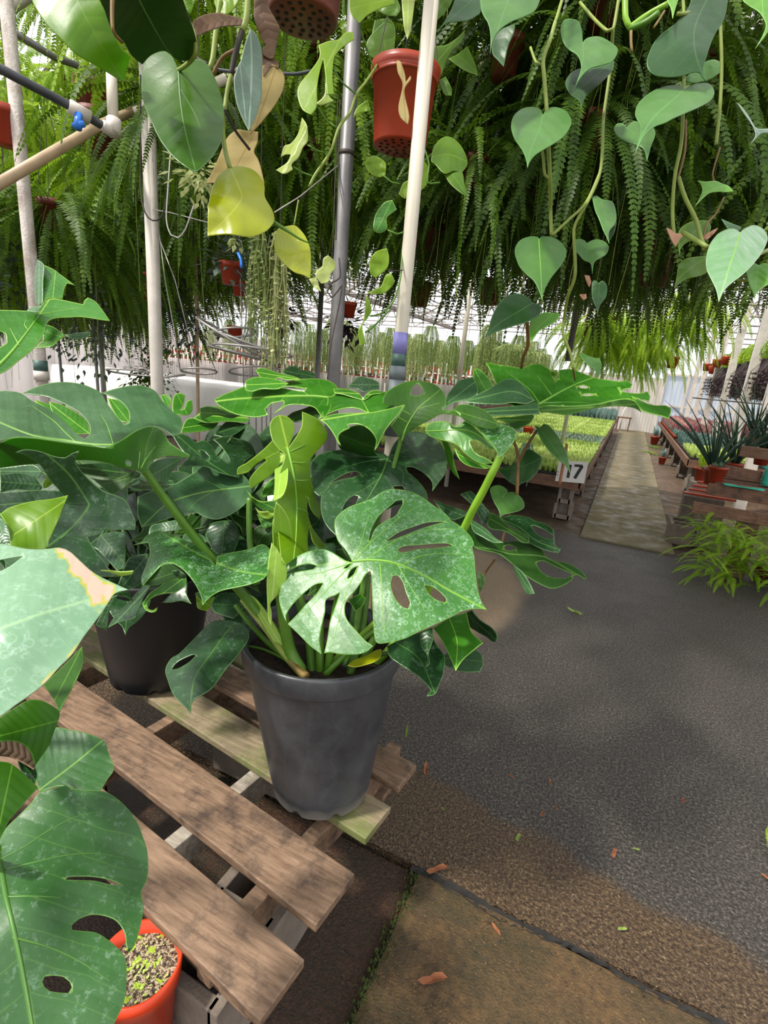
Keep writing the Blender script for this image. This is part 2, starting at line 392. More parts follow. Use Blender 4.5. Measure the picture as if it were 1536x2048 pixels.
# ---------------------------------------------------------------- ground materials
def m_asphalt():
    n=NT('wet_asphalt'); c=n.coord(); s=n.new('ShaderNodeSeparateXYZ',{0:c}); X,Y=s.outputs[0],s.outputs[1]
    ag=n.new('ShaderNodeTexVoronoi',{'Vector':c,'Scale':130.0}).outputs['Distance']
    f=n.noise(c,95,5,.75); big=n.noise(c,1.4,5,.6)
    asp=n.ramp(f,[(.36,rgb(34,30,28)),(.51,rgb(96,89,82)),(.64,rgb(168,156,144))])
    asp=n.mix(n.math('MULTIPLY',big,.4),asp,rgb(66,58,50))
    agg=n.ramp(f,[(.34,rgb(46,34,22)),(.5,rgb(108,84,58)),(.68,rgb(176,148,112))])
    speck=n.new('ShaderNodeMapRange',{0:n.noise(c,120,2,.5),1:.66,2:.69,3:0.0,4:1.0}).outputs[0]
    agg=n.mix(speck,agg,rgb(190,172,140)); asp=n.mix(n.math('MULTIPLY',speck,.7),asp,rgb(190,185,175))
    # strip of exposed aggregate concrete beside the joint
    edge=n.math('ADD',n.math('SUBTRACT',n.math('ADD',1.52,n.math('MULTIPLY',X,-.15)),Y),n.math('MULTIPLY',n.math('SUBTRACT',n.noise(c,5,3),.5),.16))
    col=n.mix(n.new('ShaderNodeMapRange',{0:edge,1:-.025,2:.025,3:0.0,4:1.0}).outputs[0],asp,agg)
    # sunlit dry ground under the plants' edge: sunlight painted in as sandy colour
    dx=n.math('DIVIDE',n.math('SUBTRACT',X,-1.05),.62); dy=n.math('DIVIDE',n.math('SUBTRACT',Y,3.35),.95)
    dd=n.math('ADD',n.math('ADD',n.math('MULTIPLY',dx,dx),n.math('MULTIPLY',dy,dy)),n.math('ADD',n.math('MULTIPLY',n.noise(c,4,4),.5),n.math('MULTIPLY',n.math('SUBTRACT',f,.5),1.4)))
    dry_sunlit=n.new('ShaderNodeMapRange',{0:dd,1:1.1,2:1.45,3:1.0,4:0.0}).outputs[0]  # mask of the dry ground and its painted sunlight
    sunlit_sand=n.ramp(f,[(.3,rgb(150,122,92)),(.7,rgb(222,196,162))])
    col=n.mix(n.math('MULTIPLY',dry_sunlit,.9),col,sunlit_sand)
    h=n.math('ADD',n.math('MULTIPLY',ag,.8),f)
    nm=n.bump(h,1.0,.03)
    wet=n.ramp(n.noise(c,2.2,4),[(.35,(.3,)*3),(.65,(.55,)*3)])
    ro=n.mix(dry_sunlit,wet,(.75,)*3)
    return n.done(n.bsdf(col,ro,nm,0,.5))
def m_concrete(name,a,b,moss,wet=.5,ms=.5,scale=3,ag=.5):
    n=NT(name); c=n.coord(); f=n.noise(c,scale*14,8,.75); big=n.noise(c,scale,5,.65)
    col=n.ramp(f,[(.3,a),(.7,b)])
    col=n.mix(n.new('ShaderNodeMapRange',{0:big,1:.42,2:.62,3:0.0,4:ms}).outputs[0],col,moss)
    sp=n.new('ShaderNodeMapRange',{0:n.noise(c,140,2),1:.67,2:.7,3:0.0,4:.6}).outputs[0]
    col=n.mix(sp,col,tuple(min(1,q*2.6) for q in b))
    nm=n.bump(n.math('ADD',f,n.noise(c,150,3)),ag,.006)
    ro=n.ramp(n.noise(c,5,4),[(.35,(wet*.5,)*3),(.65,(min(1,wet*1.5),)*3)])
    return n.done(n.bsdf(col,ro,nm))
M={}
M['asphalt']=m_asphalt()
M['slab']=m_concrete('mossy_wet_concrete_slab',rgb(44,32,14),rgb(116,88,50),rgb(40,40,12),.35,.75,3.4,1.0)
M['path']=m_concrete('mossy_concrete_path',rgb(100,90,66),rgb(126,114,86),rgb(76,76,42),.95,.35,1.3,.1)
M['soil']=m_concrete('damp_soil',rgb(56,42,31),rgb(126,100,78),rgb(52,50,26),.8,.6,1.6,1.0)
M['gutter']=m_concrete('wet_gutter_floor',rgb(26,18,11),rgb(86,58,38),rgb(36,38,12),.2,.6,5,1.0)
M['joint']=simple('wet_joint_grit',rgb(26,22,18),.25,var=.3,scale=60,bump=.8)
def m_wood(name,a,b,stain,moss=None):
    n=NT(name); c=n.coord(); mp=n.new('ShaderNodeMapping',{0:c}); mp.inputs['Scale'].default_value=(1.0,9.0,9.0)
    g=n.noise(mp.outputs[0],9,8,.7); col=n.ramp(g,[(.32,a),(.68,b)])
    st=n.new('ShaderNodeMapRange',{0:n.noise(c,11,5,.7),1:.5,2:.68,3:0.0,4:.8}).outputs[0]
    col=n.mix(st,col,stain)
    if moss:
        ms=n.new('ShaderNodeMapRange',{0:n.noise(c,7,5,.7),1:.45,2:.62,3:0.0,4:.7}).outputs[0]; col=n.mix(ms,col,moss)
    return n.done(n.bsdf(col,.62,n.bump(g,.5,.004)))
M['wood']=m_wood('stained_pallet_wood',rgb(92,70,52),rgb(150,122,98),rgb(52,42,36))
M['woodm']=m_wood('mossy_pallet_wood',rgb(112,98,78),rgb(158,142,112),rgb(84,76,52),rgb(96,112,50))
M['woodg']=m_wood('weathered_grey_wood',rgb(130,120,108),rgb(188,178,162),rgb(90,82,72))
M['woodr']=m_wood('old_bench_wood',rgb(84,56,40),rgb(136,98,74),rgb(60,42,32))
M['block']=simple('cinder_block',rgb(128,116,104),.9,var=.15,scale=14,bump=.6)
M['bpot']=None
def m_bpot():
    n=NT('black_nursery_plastic'); c=n.coord(); s=n.new('ShaderNodeSeparateXYZ',{0:c})
    f=n.noise(c,6,6,.7); col=n.ramp(f,[(.3,rgb(40,42,45)),(.7,rgb(78,80,84))])
    scr=n.new('ShaderNodeTexWave',{'Vector':c,'Scale':5.0,'Distortion':8.0,'Detail':3.0}).outputs['Fac']
    col=n.mix(n.new('ShaderNodeMapRange',{0:scr,1:.93,2:1.0,3:0.0,4:.06}).outputs[0],col,rgb(110,112,112))
    lo=n.new('ShaderNodeMapRange',{0:n.math('ADD',s.outputs[2],n.math('MULTIPLY',n.noise(c,25,3),.03)),1:.02,2:.06,3:.85,4:0.0}).outputs[0]
    col=n.mix(lo,col,rgb(150,146,136))
    return n.done(n.bsdf(col,n.ramp(f,[(.3,(.3,)*3),(.7,(.5,)*3)]),n.bump(f,.15,.004)))
M['bpot']=m_bpot()
M['black']=simple('black_plastic',rgb(24,24,26),.45,var=.1)
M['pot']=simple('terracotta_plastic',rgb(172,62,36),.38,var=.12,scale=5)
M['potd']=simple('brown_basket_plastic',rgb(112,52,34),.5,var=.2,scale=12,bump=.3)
M['potr']=simple('orange_plastic_pot',rgb(214,66,30),.35,var=.08)
M['hole']=simple('pot_drain_dark',rgb(22,12,8),.8)
M['compost']=simple('potting_compost',rgb(58,44,32),.9,var=.4,scale=70,bump=1)
M['seeds']=None
def m_seed():
    n=NT('grit_topping'); c=n.coord(); f=n.noise(c,130,3,.6); col=n.ramp(f,[(.38,rgb(24,18,14)),(.5,rgb(96,80,58)),(.58,rgb(196,184,152)),(.66,rgb(60,48,34))])
    g=n.new('ShaderNodeMapRange',{0:n.noise(c,60,2),1:.6,2:.64,3:0.0,4:1.0}).outputs[0]
    return n.done(n.bsdf(n.mix(g,col,rgb(150,178,50)),.5,n.bump(f,1,.006)))
M['seeds']=m_seed()
M['pipew']=simple('painted_white_pipe',rgb(206,198,188),.5,var=.08,scale=14,bump=.2)
M['pipef']=m_concrete('flaking_paint_pipe',rgb(196,186,178),rgb(226,218,210),rgb(140,122,108),.6,.7,9,.5)
M['pvc']=simple('cream_pvc_pipe',rgb(214,206,188),.4,var=.04,scale=6)
M['galv']=simple('galvanised_grey_pipe',rgb(132,130,130),.45,.3,var=.12,scale=14)
M['tan']=simple('tan_painted_pipe',rgb(186,160,128),.5,var=.12,scale=10)
M['bpipe']=simple('black_irrigation_pipe',rgb(66,70,76),.4,var=.25,scale=20)
M['wire']=simple('galvanised_wire',rgb(176,172,168),.4,.4,var=.1)
M['dwire']=simple('rusty_wire',rgb(74,64,58),.6,.3,var=.2)
M['blue']=simple('blue_plastic',rgb(40,120,220),.4,var=.05)
M['lilac']=simple('lilac_label',rgb(140,136,205),.5,var=.05)
M['greenband']=simple('green_painted_joint',rgb(72,104,96),.5,var=.15,scale=20)
M['grey']=simple('grey_fitting',rgb(120,128,132),.5,var=.1,scale=20)
M['white']=simple('white_sheet',rgb(236,232,228),.7,var=.04,scale=3)
M['tarp']=simple('turquoise_cloth',rgb(48,178,150),.7,var=.12,scale=12,bump=.3)
M['truss']=simple('white_truss_steel',rgb(150,140,136),.5,var=.1)
M['sign']=simple('sign_white_board',rgb(226,222,216),.5,var=.03)
M['ink']=simple('sign_black_paint',rgb(34,32,36),.5)
M['cedar']=simple('cedar_stake',rgb(168,112,78),.7,var=.12,scale=20)
def m_roof():
    n=NT('translucent_roof_sheet'); a=n.new('ShaderNodeBsdfTransparent',{0:(1,1,1,1)}).outputs[0]
    b=n.new('ShaderNodeBsdfTranslucent',{0:(.9,.92,.95,1)}).outputs[0]
    return n.done(n.new('ShaderNodeMixShader',{0:.08,1:a,2:b}).outputs[0])
M['roof']=m_roof()
def m_sheet(name,col,col2,period,tr):
    n=NT(name); c=n.coord(); w_=n.new('ShaderNodeTexWave',{'Vector':c,'Scale':period,'Distortion':.6,'Detail':2.0}); w_.bands_direction='X'
    cc=n.mix(w_.outputs['Fac'],col,col2); cc=n.mix(n.math('MULTIPLY',n.noise(c,1.2,5),.35),cc,tuple(a*.72 for a in col))
    b=n.bsdf(cc,.55,n.bump(w_.outputs['Fac'],.4,.03)); t=n.new('ShaderNodeBsdfTranslucent',{0:(*col,1)}).outputs[0]
    return n.done(n.new('ShaderNodeMixShader',{0:tr,1:b,2:t}).outputs[0])
M['bluew']=m_sheet('pale_blue_wall_sheet',rgb(196,210,226),rgb(228,234,240),2.2,.5)
M['creamw']=m_sheet('cream_wall_sheet',rgb(206,200,190),rgb(226,220,210),3.0,.4)
M['whitew']=m_sheet('white_side_curtain',rgb(226,220,218),rgb(246,240,238),5.0,.5)
def m_fol(name,a,b,c_,tr=.25,scale=9,rough=.5):
    n=NT(name); c=n.coord(); oi=n.new('ShaderNodeObjectInfo').outputs['Random']
    f=n.math('ADD',n.math('MULTIPLY',n.noise(c,scale,4,.7),.75),n.math('MULTIPLY',oi,.25))
    col=n.ramp(f,[(.3,a),(.5,b),(.72,c_)]); bs=n.bsdf(col,rough,None,0,.3)
    t=n.new('ShaderNodeBsdfTranslucent',{0:n.mix(.5,col,c_)}).outputs[0]
    return n.done(n.new('ShaderNodeMixShader',{0:tr,1:bs,2:t}).outputs[0])
FM={'fern':m_fol('fern_frond_green',rgb(62,96,12),rgb(100,140,24),rgb(156,190,44),.4),
 'fernl':m_fol('fern_frond_bright',rgb(110,150,24),rgb(150,188,40),rgb(196,220,80),.45),
 'fernd':m_fol('fern_frond_dark',rgb(34,58,12),rgb(62,94,20),rgb(104,138,34),.35),  # shaded copy: the fern mass's shade put into the frond colour
 'sedum':m_fol('seedlings_lime',rgb(140,168,70),rgb(184,206,108),rgb(218,230,156),.2,14),
 'sedg':m_fol('seedlings_grey',rgb(84,110,84),rgb(120,144,118),rgb(156,172,150),.2,14),
 'agave':m_fol('blue_agave',rgb(74,108,98),rgb(108,140,130),rgb(150,172,164),.15,14),
 'pinkf':m_fol('pink_foliage',rgb(130,66,84),rgb(180,112,124),rgb(196,180,150),.25,12),
 'purp':m_fol('purple_foliage',rgb(34,26,32),rgb(66,50,56),rgb(104,96,90),.1,14),
 'trad':m_fol('dark_striped_foliage',rgb(30,40,38),rgb(60,76,68),rgb(130,150,134),.1,24),
 'rhip':m_fol('trailing_cactus_green',rgb(112,138,72),rgb(156,176,104),rgb(196,202,150),.25,14),
 'disc':m_fol('string_plant_pale',rgb(130,150,82),rgb(176,190,124),rgb(214,214,160),.3,20),
 'burro':m_fol('trailing_sedum_blue',rgb(92,124,112),rgb(128,160,146),rgb(166,190,172),.1,20),
 'aloe':m_fol('aloe_green',rgb(30,52,40),rgb(54,82,62),rgb(96,120,92),.08,10,.35),
 'mini':m_fol('small_pot_foliage',rgb(54,84,40),rgb(86,116,56),rgb(120,146,84),.2,20)}
# ---------------------------------------------------------------- the house
def quad_struct(name,pts,mat):
    mb=MB(); mb.add(pts,[tuple(range(len(pts)))]); return struct(mb.build(name,mat))
mb=MB(); mb.box((2.7,3.45,-.1),(6.04+.0,4.52,.2)); 
# asphalt crossing: everything between the joint and the growing area
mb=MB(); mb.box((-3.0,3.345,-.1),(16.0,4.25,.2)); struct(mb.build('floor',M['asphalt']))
mb=MB(); mb.box((2.69,-.2,-.1),(6.0,2.8,.2)); o=struct(mb.build('floor',M['slab']))
mb=MB(); mb.box((-5.6,-.2,-.114),(10.6,2.8,.2)); struct(mb.build('floor',M['gutter']))
mb=MB(); mb.box((-8.0,14.2,-.12),(26.0,17.4,.2)); struct(mb.build('floor',M['soil']))
for y0,y1 in ((5.42,8.3),(8.32,12.3),(12.32,16.4),(16.42,21.8)):
    mb=MB(); mb.box((.225,(y0+y1)/2,-.06),(.87,y1-y0,.16)); struct(mb.build('floor',M['path'],bevel=.01))
mb=MB(); rs=random.Random(12); vs=[]
for i in range(420):
    x=-.34+i*.0145; y=1.205+.007*math.sin(i*.23)+rs.uniform(-.003,.003); w_=.008+.006*rs.random()+.004*math.sin(i*.11)
    vs+=[(x,y-w_,.0005),(x,y,-.003+.004*rs.random()),(x,y+w_,.0008)]
mb.add(vs,[(3*i+j,3*i+3+j,3*i+4+j,3*i+1+j) for i in range(419) for j in (0,1)])
for i in range(700):
    x=rs.uniform(-.34,5); y=1.205+.007*math.sin((x+.34)/.0145*.23)+rs.gauss(0,.009); r=rs.uniform(.001,.0035)
    mb.add([(x-r,y,0),(x,y-r,.0),(x+r,y,.0),(x,y+r,0),(x,y,r*1.4)],[(0,1,4),(1,2,4),(2,3,4),(3,0,4)])
struct(mb.build('trim_1',M['joint']))
mb=MB()
for i in range(900):
    y=rs.uniform(.2,1.2); x=-.31+rs.gauss(0,.012); r=rs.uniform(.002,.008)
    mb.add([(x-r,y,-.012),(x,y-r,-.01),(x+r,y,-.004),(x,y+r,-.008),(x,y,r*.8)],[(0,1,4),(1,2,4),(2,3,4),(3,0,4)])
o=mb.build('moss_edge',simple('dark_moss',rgb(64,74,28),.9,var=.3,scale=60)); tag(o,'dark moss growing along the edge of the concrete slab','moss',None,'stuff')
mb=MB(); mb.box((0,5,-.45),(120,120,.4)); struct(mb.build('floor',M['soil']))  # unseen outer ground, added to block sky light from below
# walls
quad_struct('wall_back',[(.95,21.9,0),(9,21.9,0),(9,21.9,2.15),(.95,21.9,2.15)],M['bluew'])
quad_struct('wall_back',[(-18,21.9,0),(.95,21.9,0),(.95,21.9,2.0),(-18,21.9,2.0)],M['creamw'])
mb=MB()
for z in (1.05,2.15): mb.box((4.9,21.84,z),(8.0,.06,.06))
struct(mb.build('trim_2',M['pipew']))
k=3
for x in (-4,-.5,.95,1.7,2.5,3.3,4.1): 
    mb=MB(); mb.box((x,21.82,1.1),(.09,.07,2.2)); struct(mb.build('trim_%d'%k,M['pipew'])); k+=1
# side curtain, left, with folds
mb=MB(); N=220; vs=[]
for i in range(N):
    y=1.0+i*(20.9/N); x=-11.0+.05*math.sin(i*1.3)+.03*math.sin(i*2.9)
    vs+=[(x,y,0),(x,y,2.0)]
mb.add(vs,[(2*i,2*i+2,2*i+3,2*i+1) for i in range(N-1)]); struct(mb.build('wall_left',M['whitew'],smooth=True))
# roof sheets over three bays, ridges running along the house
EZ,RZ=3.35,4.9
for bx in range(-3,2):
    x0=-5.2+bx*6.4+4.2; xm=x0+3.2; x1=x0+6.4
    for a,b in (((x0,EZ),(xm,RZ)),((xm,RZ),(x1,EZ))):
        quad_struct('ceiling',[(a[0],-4,a[1]+.06),(b[0],-4,b[1]+.06),(b[0],22,b[1]+.06),(a[0],22,a[1]+.06)],M['roof'])
    mb=MB()
    for t in range(9):
        for (a,b) in (((x0,EZ),(xm,RZ)),((xm,RZ),(x1,EZ))):
            s_=t/8; mb.box((a[0]+(b[0]-a[0])*s_,11,a[1]+(b[1]-a[1])*s_+.03),(.035,22,.035))
    mb.box((x0,11,EZ-.02),(.16,22,.1))
    struct(mb.build('trim_%d'%k,M['truss'])); k+=1
    for y in [2.2+i*1.75 for i in range(12)]:
        mb=MB(); r=.022; q=[x0+i*.8 for i in range(9)]
        top=lambda x:EZ+(RZ-EZ)*(1-abs(x-xm)/3.2)
        mb.tube([(x0,y,EZ-.05),(x1,y,EZ-.05)],r,6); mb.tube([(x0,y,EZ),(xm,y,RZ)],r,6); mb.tube([(xm,y,RZ),(x1,y,EZ)],r,6)
        for i in range(8):
            a=(q[i],y,EZ-.05) if i%2==0 else (q[i],y,top(q[i])); b=(q[i+1],y,top(q[i+1])) if i%2==0 else (q[i+1],y,EZ-.05)
            mb.tube([a,b],r*.75,5)
        struct(mb.build('trim_%d'%k,M['truss'])); k+=1
# white posts in the right-hand row and others
def post(name,label,x,y,z0,z1,r,mat,group=None,sq=False,ph='post'):
    mb=MB()
    if sq: mb.box((x,y,(z0+z1)/2),(2*r,2*r,z1-z0))
    else: mb.tube([(x,y,z0),(x,y,z1)],r,16)
    o=mb.build(name,mat,None,not sq,origin=(x,y,z0)); return tag(o,label,ph,group)
for i,(x,y) in enumerate(((1.62,8.3),(1.72,10.6),(1.74,13.0),(1.78,15.5),(1.78,18.0),(1.78,20.4))):
    post('greenhouse_post',['nearest tall white square post on the right, by the aloe bench','second white square post in the right row','third white square post in the right row','fourth white square post in the right row','fifth white square post in the right row','farthest white square post of the right row by the back wall'][i],x,y,0,3.3,.065,M['pipew'],'white posts along the right side',True)
# ---------------------------------------------------------------- benches and trays
def bench(name,label,x0,x1,y0,y1,z,rail,blocks=True,front=True):
    t=thing(name,label,'bench',((x0+x1)/2,y0,0))
    mb=MB(); mb.box(((x0+x1)/2,(y0+y1)/2,z-.02),(x1-x0-.04,y1-y0-.04,.03)); mb.build('bench_top',M['woodr'],t)
    for a,b,c,d in ((x0,x1,y0,y0+.05),):
        mb=MB(); mb.box(((a+b)/2,(c+d)/2,z-.02),(b-a,.05,.12)); mb.build('end_rail',rail,t)
    for xx in (x0,x1):
        mb=MB(); mb.box((xx,(y0+y1)/2,z-.0),(.035,y1-y0,.11)); mb.build('side_rail',rail,t)
    n=int((y1-y0)/1.6)+1
    for i in range(n):
        yy=y0+.15+i*1.6
        for xx in (x0+.14,x1-.14):
            h=(z-.08)/2
            for j in range(2):
                mb=MB(); cx,cy,cz=xx,yy,h*j+h/2
                D=.19; wd=.2 if j==0 else .16
                mb.box((cx-wd/2+.02,cy,cz),(.035,D,h-.004)); mb.box((cx+wd/2-.02,cy,cz),(.035,D,h-.004)); mb.box((cx,cy+D/2-.02,cz),(wd-.04,.035,h-.004)); mb.box((cx,cy+.0,cz),(wd-.04,.03,h-.004)); 
                mb.box((cx,cy-D/2+.015,cz-h/2+.03),(wd-.04,.03,.05))
                mb.build('support_block',M['block'],t)
    return t
bench('growing_bench','long low bench left of the path full of lime seedling trays',-3.3,-.33,5.95,19.5,.45,M['woodr'])
bench('growing_bench','long low bench right of the path with green, blue and pink plants',.98,4.6,9.3,20.2,.48,M['woodr'])
bench('growing_bench','farther bench with dark sagging edge and white stakes left of the lime trays',-7.2,-3.9,8.2,20.5,.6,M['woodr'])
def tuft_mesh(mb,cx,cy,z,h,r,n,rs,up=.7,wd=.012):
    for i in range(n):
        a=rs.uniform(0,6.283); q=rs.uniform(.15,1)*r; l=rs.uniform(.6,1)*h
        b=np.array([cx+math.cos(a)*q*.3,cy+math.sin(a)*q*.3,z]); tp=np.array([cx+math.cos(a)*q,cy+math.sin(a)*q,z+l*(up+rs.uniform(-.2,.3))])
        s=np.array([-math.sin(a),math.cos(a),0])*wd; m_=(b+tp)/2+np.array([0,0,l*.15])
        mb.add([b-s*.4,m_-s,tp,m_+s,b+s*.4],[(0,1,2,3,4)])
def make_tray(mat,label,w_,d_,nx,ny,h,r,n,seed,cat='tray',group=None,tray=True,wd=.012,up=.7,pots=None):
    rs=random.Random(seed); t=thing('seedling_tray' if tray else 'potted_row',label,cat,(0,0,0),group)
    mb=MB()
    if pots is None: mb.box((0,0,.03),(w_,d_,.06)); mb.build('tray',M['black'],t)
    mb=MB()
    for i in range(nx):
        for j in range(ny):
            tuft_mesh(mb,-w_/2+w_*(i+.5)/nx+rs.uniform(-.01,.01),-d_/2+d_*(j+.5)/ny+rs.uniform(-.01,.01),.055,h,r,n,rs,up,wd)
    o=mb.build('foliage',mat,t); o['kind']='stuff'
    return t
def place(proto,spots,labelf,first=[True]):
    for i,(x,y,z,rz,s) in enumerate(spots):
        l=labelf(i,x,y)
        if i==0: proto.location=(x,y,z); proto.rotation_euler=(0,0,rz); proto.scale=(s,)*3; proto['label']=l
        else: dup(proto,(x,y,z),rz,s,l)
rs=random.Random(3)
# left bench: rows of trays, each row one colour
g='lime seedling trays on the left bench'
tl=make_tray(FM['sedum'],'',.57,.535,9,9,.13,.06,12,1,group=g,wd=.016)
sp=[(-.62-i*.59,6.3+j*.545,.46,rs.choice((0,math.pi)),1) for j in range(19) for i in range(5) if j not in(6,7,8)]
place(tl,sp,lambda i,x,y:'black tray of lime green seedlings on the long bench left of the path')
g='grey-green seedling trays on the left bench'
tg=make_tray(FM['sedg'],'',.56,.52,8,8,.09,.05,9,2,group=g)
sp=[(-.62-i*.59,6.3+j*.545,.46,0,1) for j in (6,7,8) for i in range(5)]
place(tg,sp,lambda i,x,y:'black tray of grey-green seedlings halfway along the left bench')
g='blue upright plants at the far end of the left bench'
ta=make_tray(FM['agave'],'',.56,.5,5,5,.34,.1,12,3,group=g,wd=.016,up=.9)
place(ta,[(-.62-i*.59,17.0+j*.52,.46,0,1) for j in range(5) for i in range(5)],lambda i,x,y:'tray of tall blue-grey spiky plants at the far end of the left bench')
# right bench
g='lime trays on the right bench'
t2=dup(tl,(0,0,0),0,1,'',g)
place(t2,[(1.3+i*.6,9.6+j*.55,.5,0,1) for j in range(3) for i in range(6)],lambda i,x,y:'black tray of lime green seedlings at the near end of the right bench')
g='blue agave trays on the right bench'
t3=make_tray(FM['agave'],'',.56,.52,5,5,.2,.08,14,5,group=g,wd=.012)
place(t3,[(1.3+i*.6,11.4+j*.55,.5,0,1) for j in range(5) for i in range(6)],lambda i,x,y:'tray of blue-grey agaves in the middle of the right bench')
g='pink-leaved trays on the right bench'
t4=make_tray(FM['pinkf'],'',.56,.52,5,5,.34,.13,14,6,group=g,wd=.03)
place(t4,[(1.3+i*.6,14.3+j*.56,.5,0,1) for j in range(9) for i in range(6)],lambda i,x,y:'tray of pink and cream leaved plants at the far end of the right bench')
g='dull trays on the far bench'
t5=make_tray(FM['sedg'],'',.6,.6,7,7,.12,.06,9,7,group=g)
place(t5,[(-4.25-i*.65,8.6+j*.62,.61,0,1) for j in range(18) for i in range(5)],lambda i,x,y:'tray of dull green plants on the far bench with white stakes')
# small orange pots along the right bench edge and red pots on left bench
def small_pot(label,fol,h=.12,group=None,r=.055,n=26):
    t=thing('small_potted_plant',label,'potted plant',(0,0,0),group)
    mb=MB(); mb.lathe((0,0,0),[(0,0),(r*.72,0),(r,r*1.7),(r*1.06,r*1.7),(r*1.06,r*2),(r*.95,r*2),(r*.9,r*1.75),(0,r*1.75)],14); mb.build('pot',M['pot'],t,True)
    mb=MB(); tuft_mesh(mb,0,0,r*1.7,h,r*1.5,n,random.Random(5),.8,.012); mb.build('foliage',fol,t); return t
g='orange pots along the right bench edge'
p=small_pot('',FM['agave'],.16,g)
place(p,[(1.04,13.0+i*.3,.5,i,1) for i in range(22)],lambda i,x,y:'small orange potted plant in the row along the path edge of the right bench')
p=dup(p,(.85,12.6,0),0,1.4,'small potted plant on the ground at the right side of the path, near the back'); p.name='small_potted_plant'
dup(p,(.84,17.2,0),0,2.2,'large dark potted plant on the ground at the far end of the path')
# red propagation pot among the lime trays
mb=MB(); mb.lathe((0,0,0),[(0,0),(.07,0),(.09,.16),(.1,.16),(.1,.18),(.085,.18)],18); tag(mb.build('plant_pot',M['potr'],None,True,origin=(0,0,0)),'empty bright orange pot standing among the lime seedling trays','pot').location=(-1.55,9.35,.53)
# number sign on the bench end
c0=atY(1110,962,5.86); c1=atY(1168,967,5.86); 
sg=thing('number_sign','white board sign reading 17 on the bench end beside the path','sign',((c0+c1)/2)); 
ex=nrm(c1-c0); upv=np.array([.0,.12,.99]); wS=np.linalg.norm(c1-c0); hS=.235
def sgp(u,v,dz=0): return c0+ex*u+upv*v+np.array([0,-1,0.1])*dz
mb=MB(); vs=[sgp(0,0),sgp(wS,0),sgp(wS,hS),sgp(0,hS),sgp(0,0,-.012),sgp(wS,0,-.012),sgp(wS,hS,-.012),sgp(0,hS,-.012)]
mb.add(vs,[(0,1,2,3),(7,6,5,4),(0,4,5,1),(1,5,6,2),(2,6,7,3),(3,7,4,0)]); mb.build('board',M['sign'],sg)
mb=MB()
def stroke(a,b,t):
    a=np.array(a);b=np.array(b);d=nrm(b-a);q=np.array([-d[1],d[0]])*t/2
    P=[a-q,b-q,b+q,a+q]; mb.add([sgp(x,y,.003) for x,y in P]+[sgp(x,y,.0) for x,y in P],[(0,1,2,3),(0,4,5,1),(1,5,6,2),(2,6,7,3),(3,7,4,0)])
W1=wS
stroke((W1*.56,hS*.8),(W1*.84,hS*.8),.028); stroke((W1*.825,hS*.8),(W1*.65,hS*.2),.034)
stroke((W1*.42,hS*.2),(W1*.42,hS*.82),.03); stroke((W1*.34,hS*.7),(W1*.42,hS*.8),.02)
stroke((W1*.0,hS*.45),(W1*.07,hS*.45),.006); stroke((W1*.0,hS*.3),(W1*.07,hS*.3),.006)
mb.build('lettering',M['ink'],sg)
a=atY(1134,888,5.82); b=atY(1119,970,5.80); mb=MB(); d=nrm(b-a); mb.tube([a,b-d*.03,b],[.016,.016,.003],4); tag(mb.build('wooden_stake',M['cedar'],None,origin=a),'pointed cedar stake leaning across the number sign','stake')
# stool and tap by the back wall
st=thing('wooden_stool','small brown wooden stool at the far end of the path','stool',(-.12,20.9,0))
mb=MB(); mb.box((-.12,20.9,.5),(.5,.4,.04)); mb.build('seat',M['woodr'],st)
for sx in(-1,1):
    for sy in(-1,1): mb=MB(); mb.box((-.12+sx*.2,20.9+sy*.15,.24),(.04,.04,.48)); mb.build('leg',M['woodr'],st)
mb=MB(); mb.tube([(-.2,21.6,0),(-.2,21.6,.7),(-.1,21.6,.9),(-.1,21.6,1.3)],.03,8); tag(mb.build('water_pipe',M['white'],None,True,origin=(-.2,21.6,0)),'white bent water pipe against the cream back wall','pipe')
# white stakes on far bench
for i in range(14):
    x=-3.75-.02*i; y=8.0+i*.75
    mb=MB(); mb.tube([(x,y,.0),(x+.05*((i%3)-1),y,1.25)],.014,6); tag(mb.build('white_stake',M['pipew'],None,origin=(x,y,0)),'thin white stake standing at the front of the far bench','stake','white stakes at the far bench')
# aloe bench on the right: stacked pallets
def board(t,a,b,w_,th,mat,name='board'):
    a=np.array(a);b=np.array(b);d=nrm(b-a);mb=MB();z=np.array([0,0,1.]);q=nrm(np.cross(z,d));u=np.cross(d,q)
    L=np.linalg.norm(b-a); R=np.array([d,q,u]).T; mb.box((a+b)/2,(L,th,w_),0,0,R); return mb.build(name,mat,t,bevel=.004)
pb=thing('pallet_bench','brown pallet bench on blocks holding the aloes at the right edge','bench',(1.6,5.3,0))
for (x0,Y,z0,hh) in ((.66,5.1,.56,.1),(.76,5.3,.71,.105),):
    board(pb,(x0,Y,z0),(2.6,Y-.02,z0-.02),hh,.03,M['woodr'])
board(pb,(.87,5.5,.87),(1.17,5.5,.85),.1,.03,M['woodr'])
board(pb,(.98,5.62,1.05),(1.7,5.62,1.04),.1,.03,M['woodr'])
for i in range(6): mb=MB(); mb.box((1.76,5.35+i*.2,.765),(1.9,.09,.025)); mb.build('deck_board',M['woodr'],pb,bevel=.003)
for x,y in ((2.4,5.3),(.95,6.1),(2.4,6.3)):
    for j in range(2): mb=MB(); mb.box((x,y,.1+j*.2),(.2,.38,.19)); mb.build('support_block',M['block'],pb,bevel=.006)
mb=MB(); mb.box((1.1,5.16,.25),(.16,.05,.5)); mb.build('leg',M['woodr'],pb)
mb=MB(); mb.box((1.3,5.16,.635),(.13,.05,.05)); mb.build('brace',M['woodg'],pb)
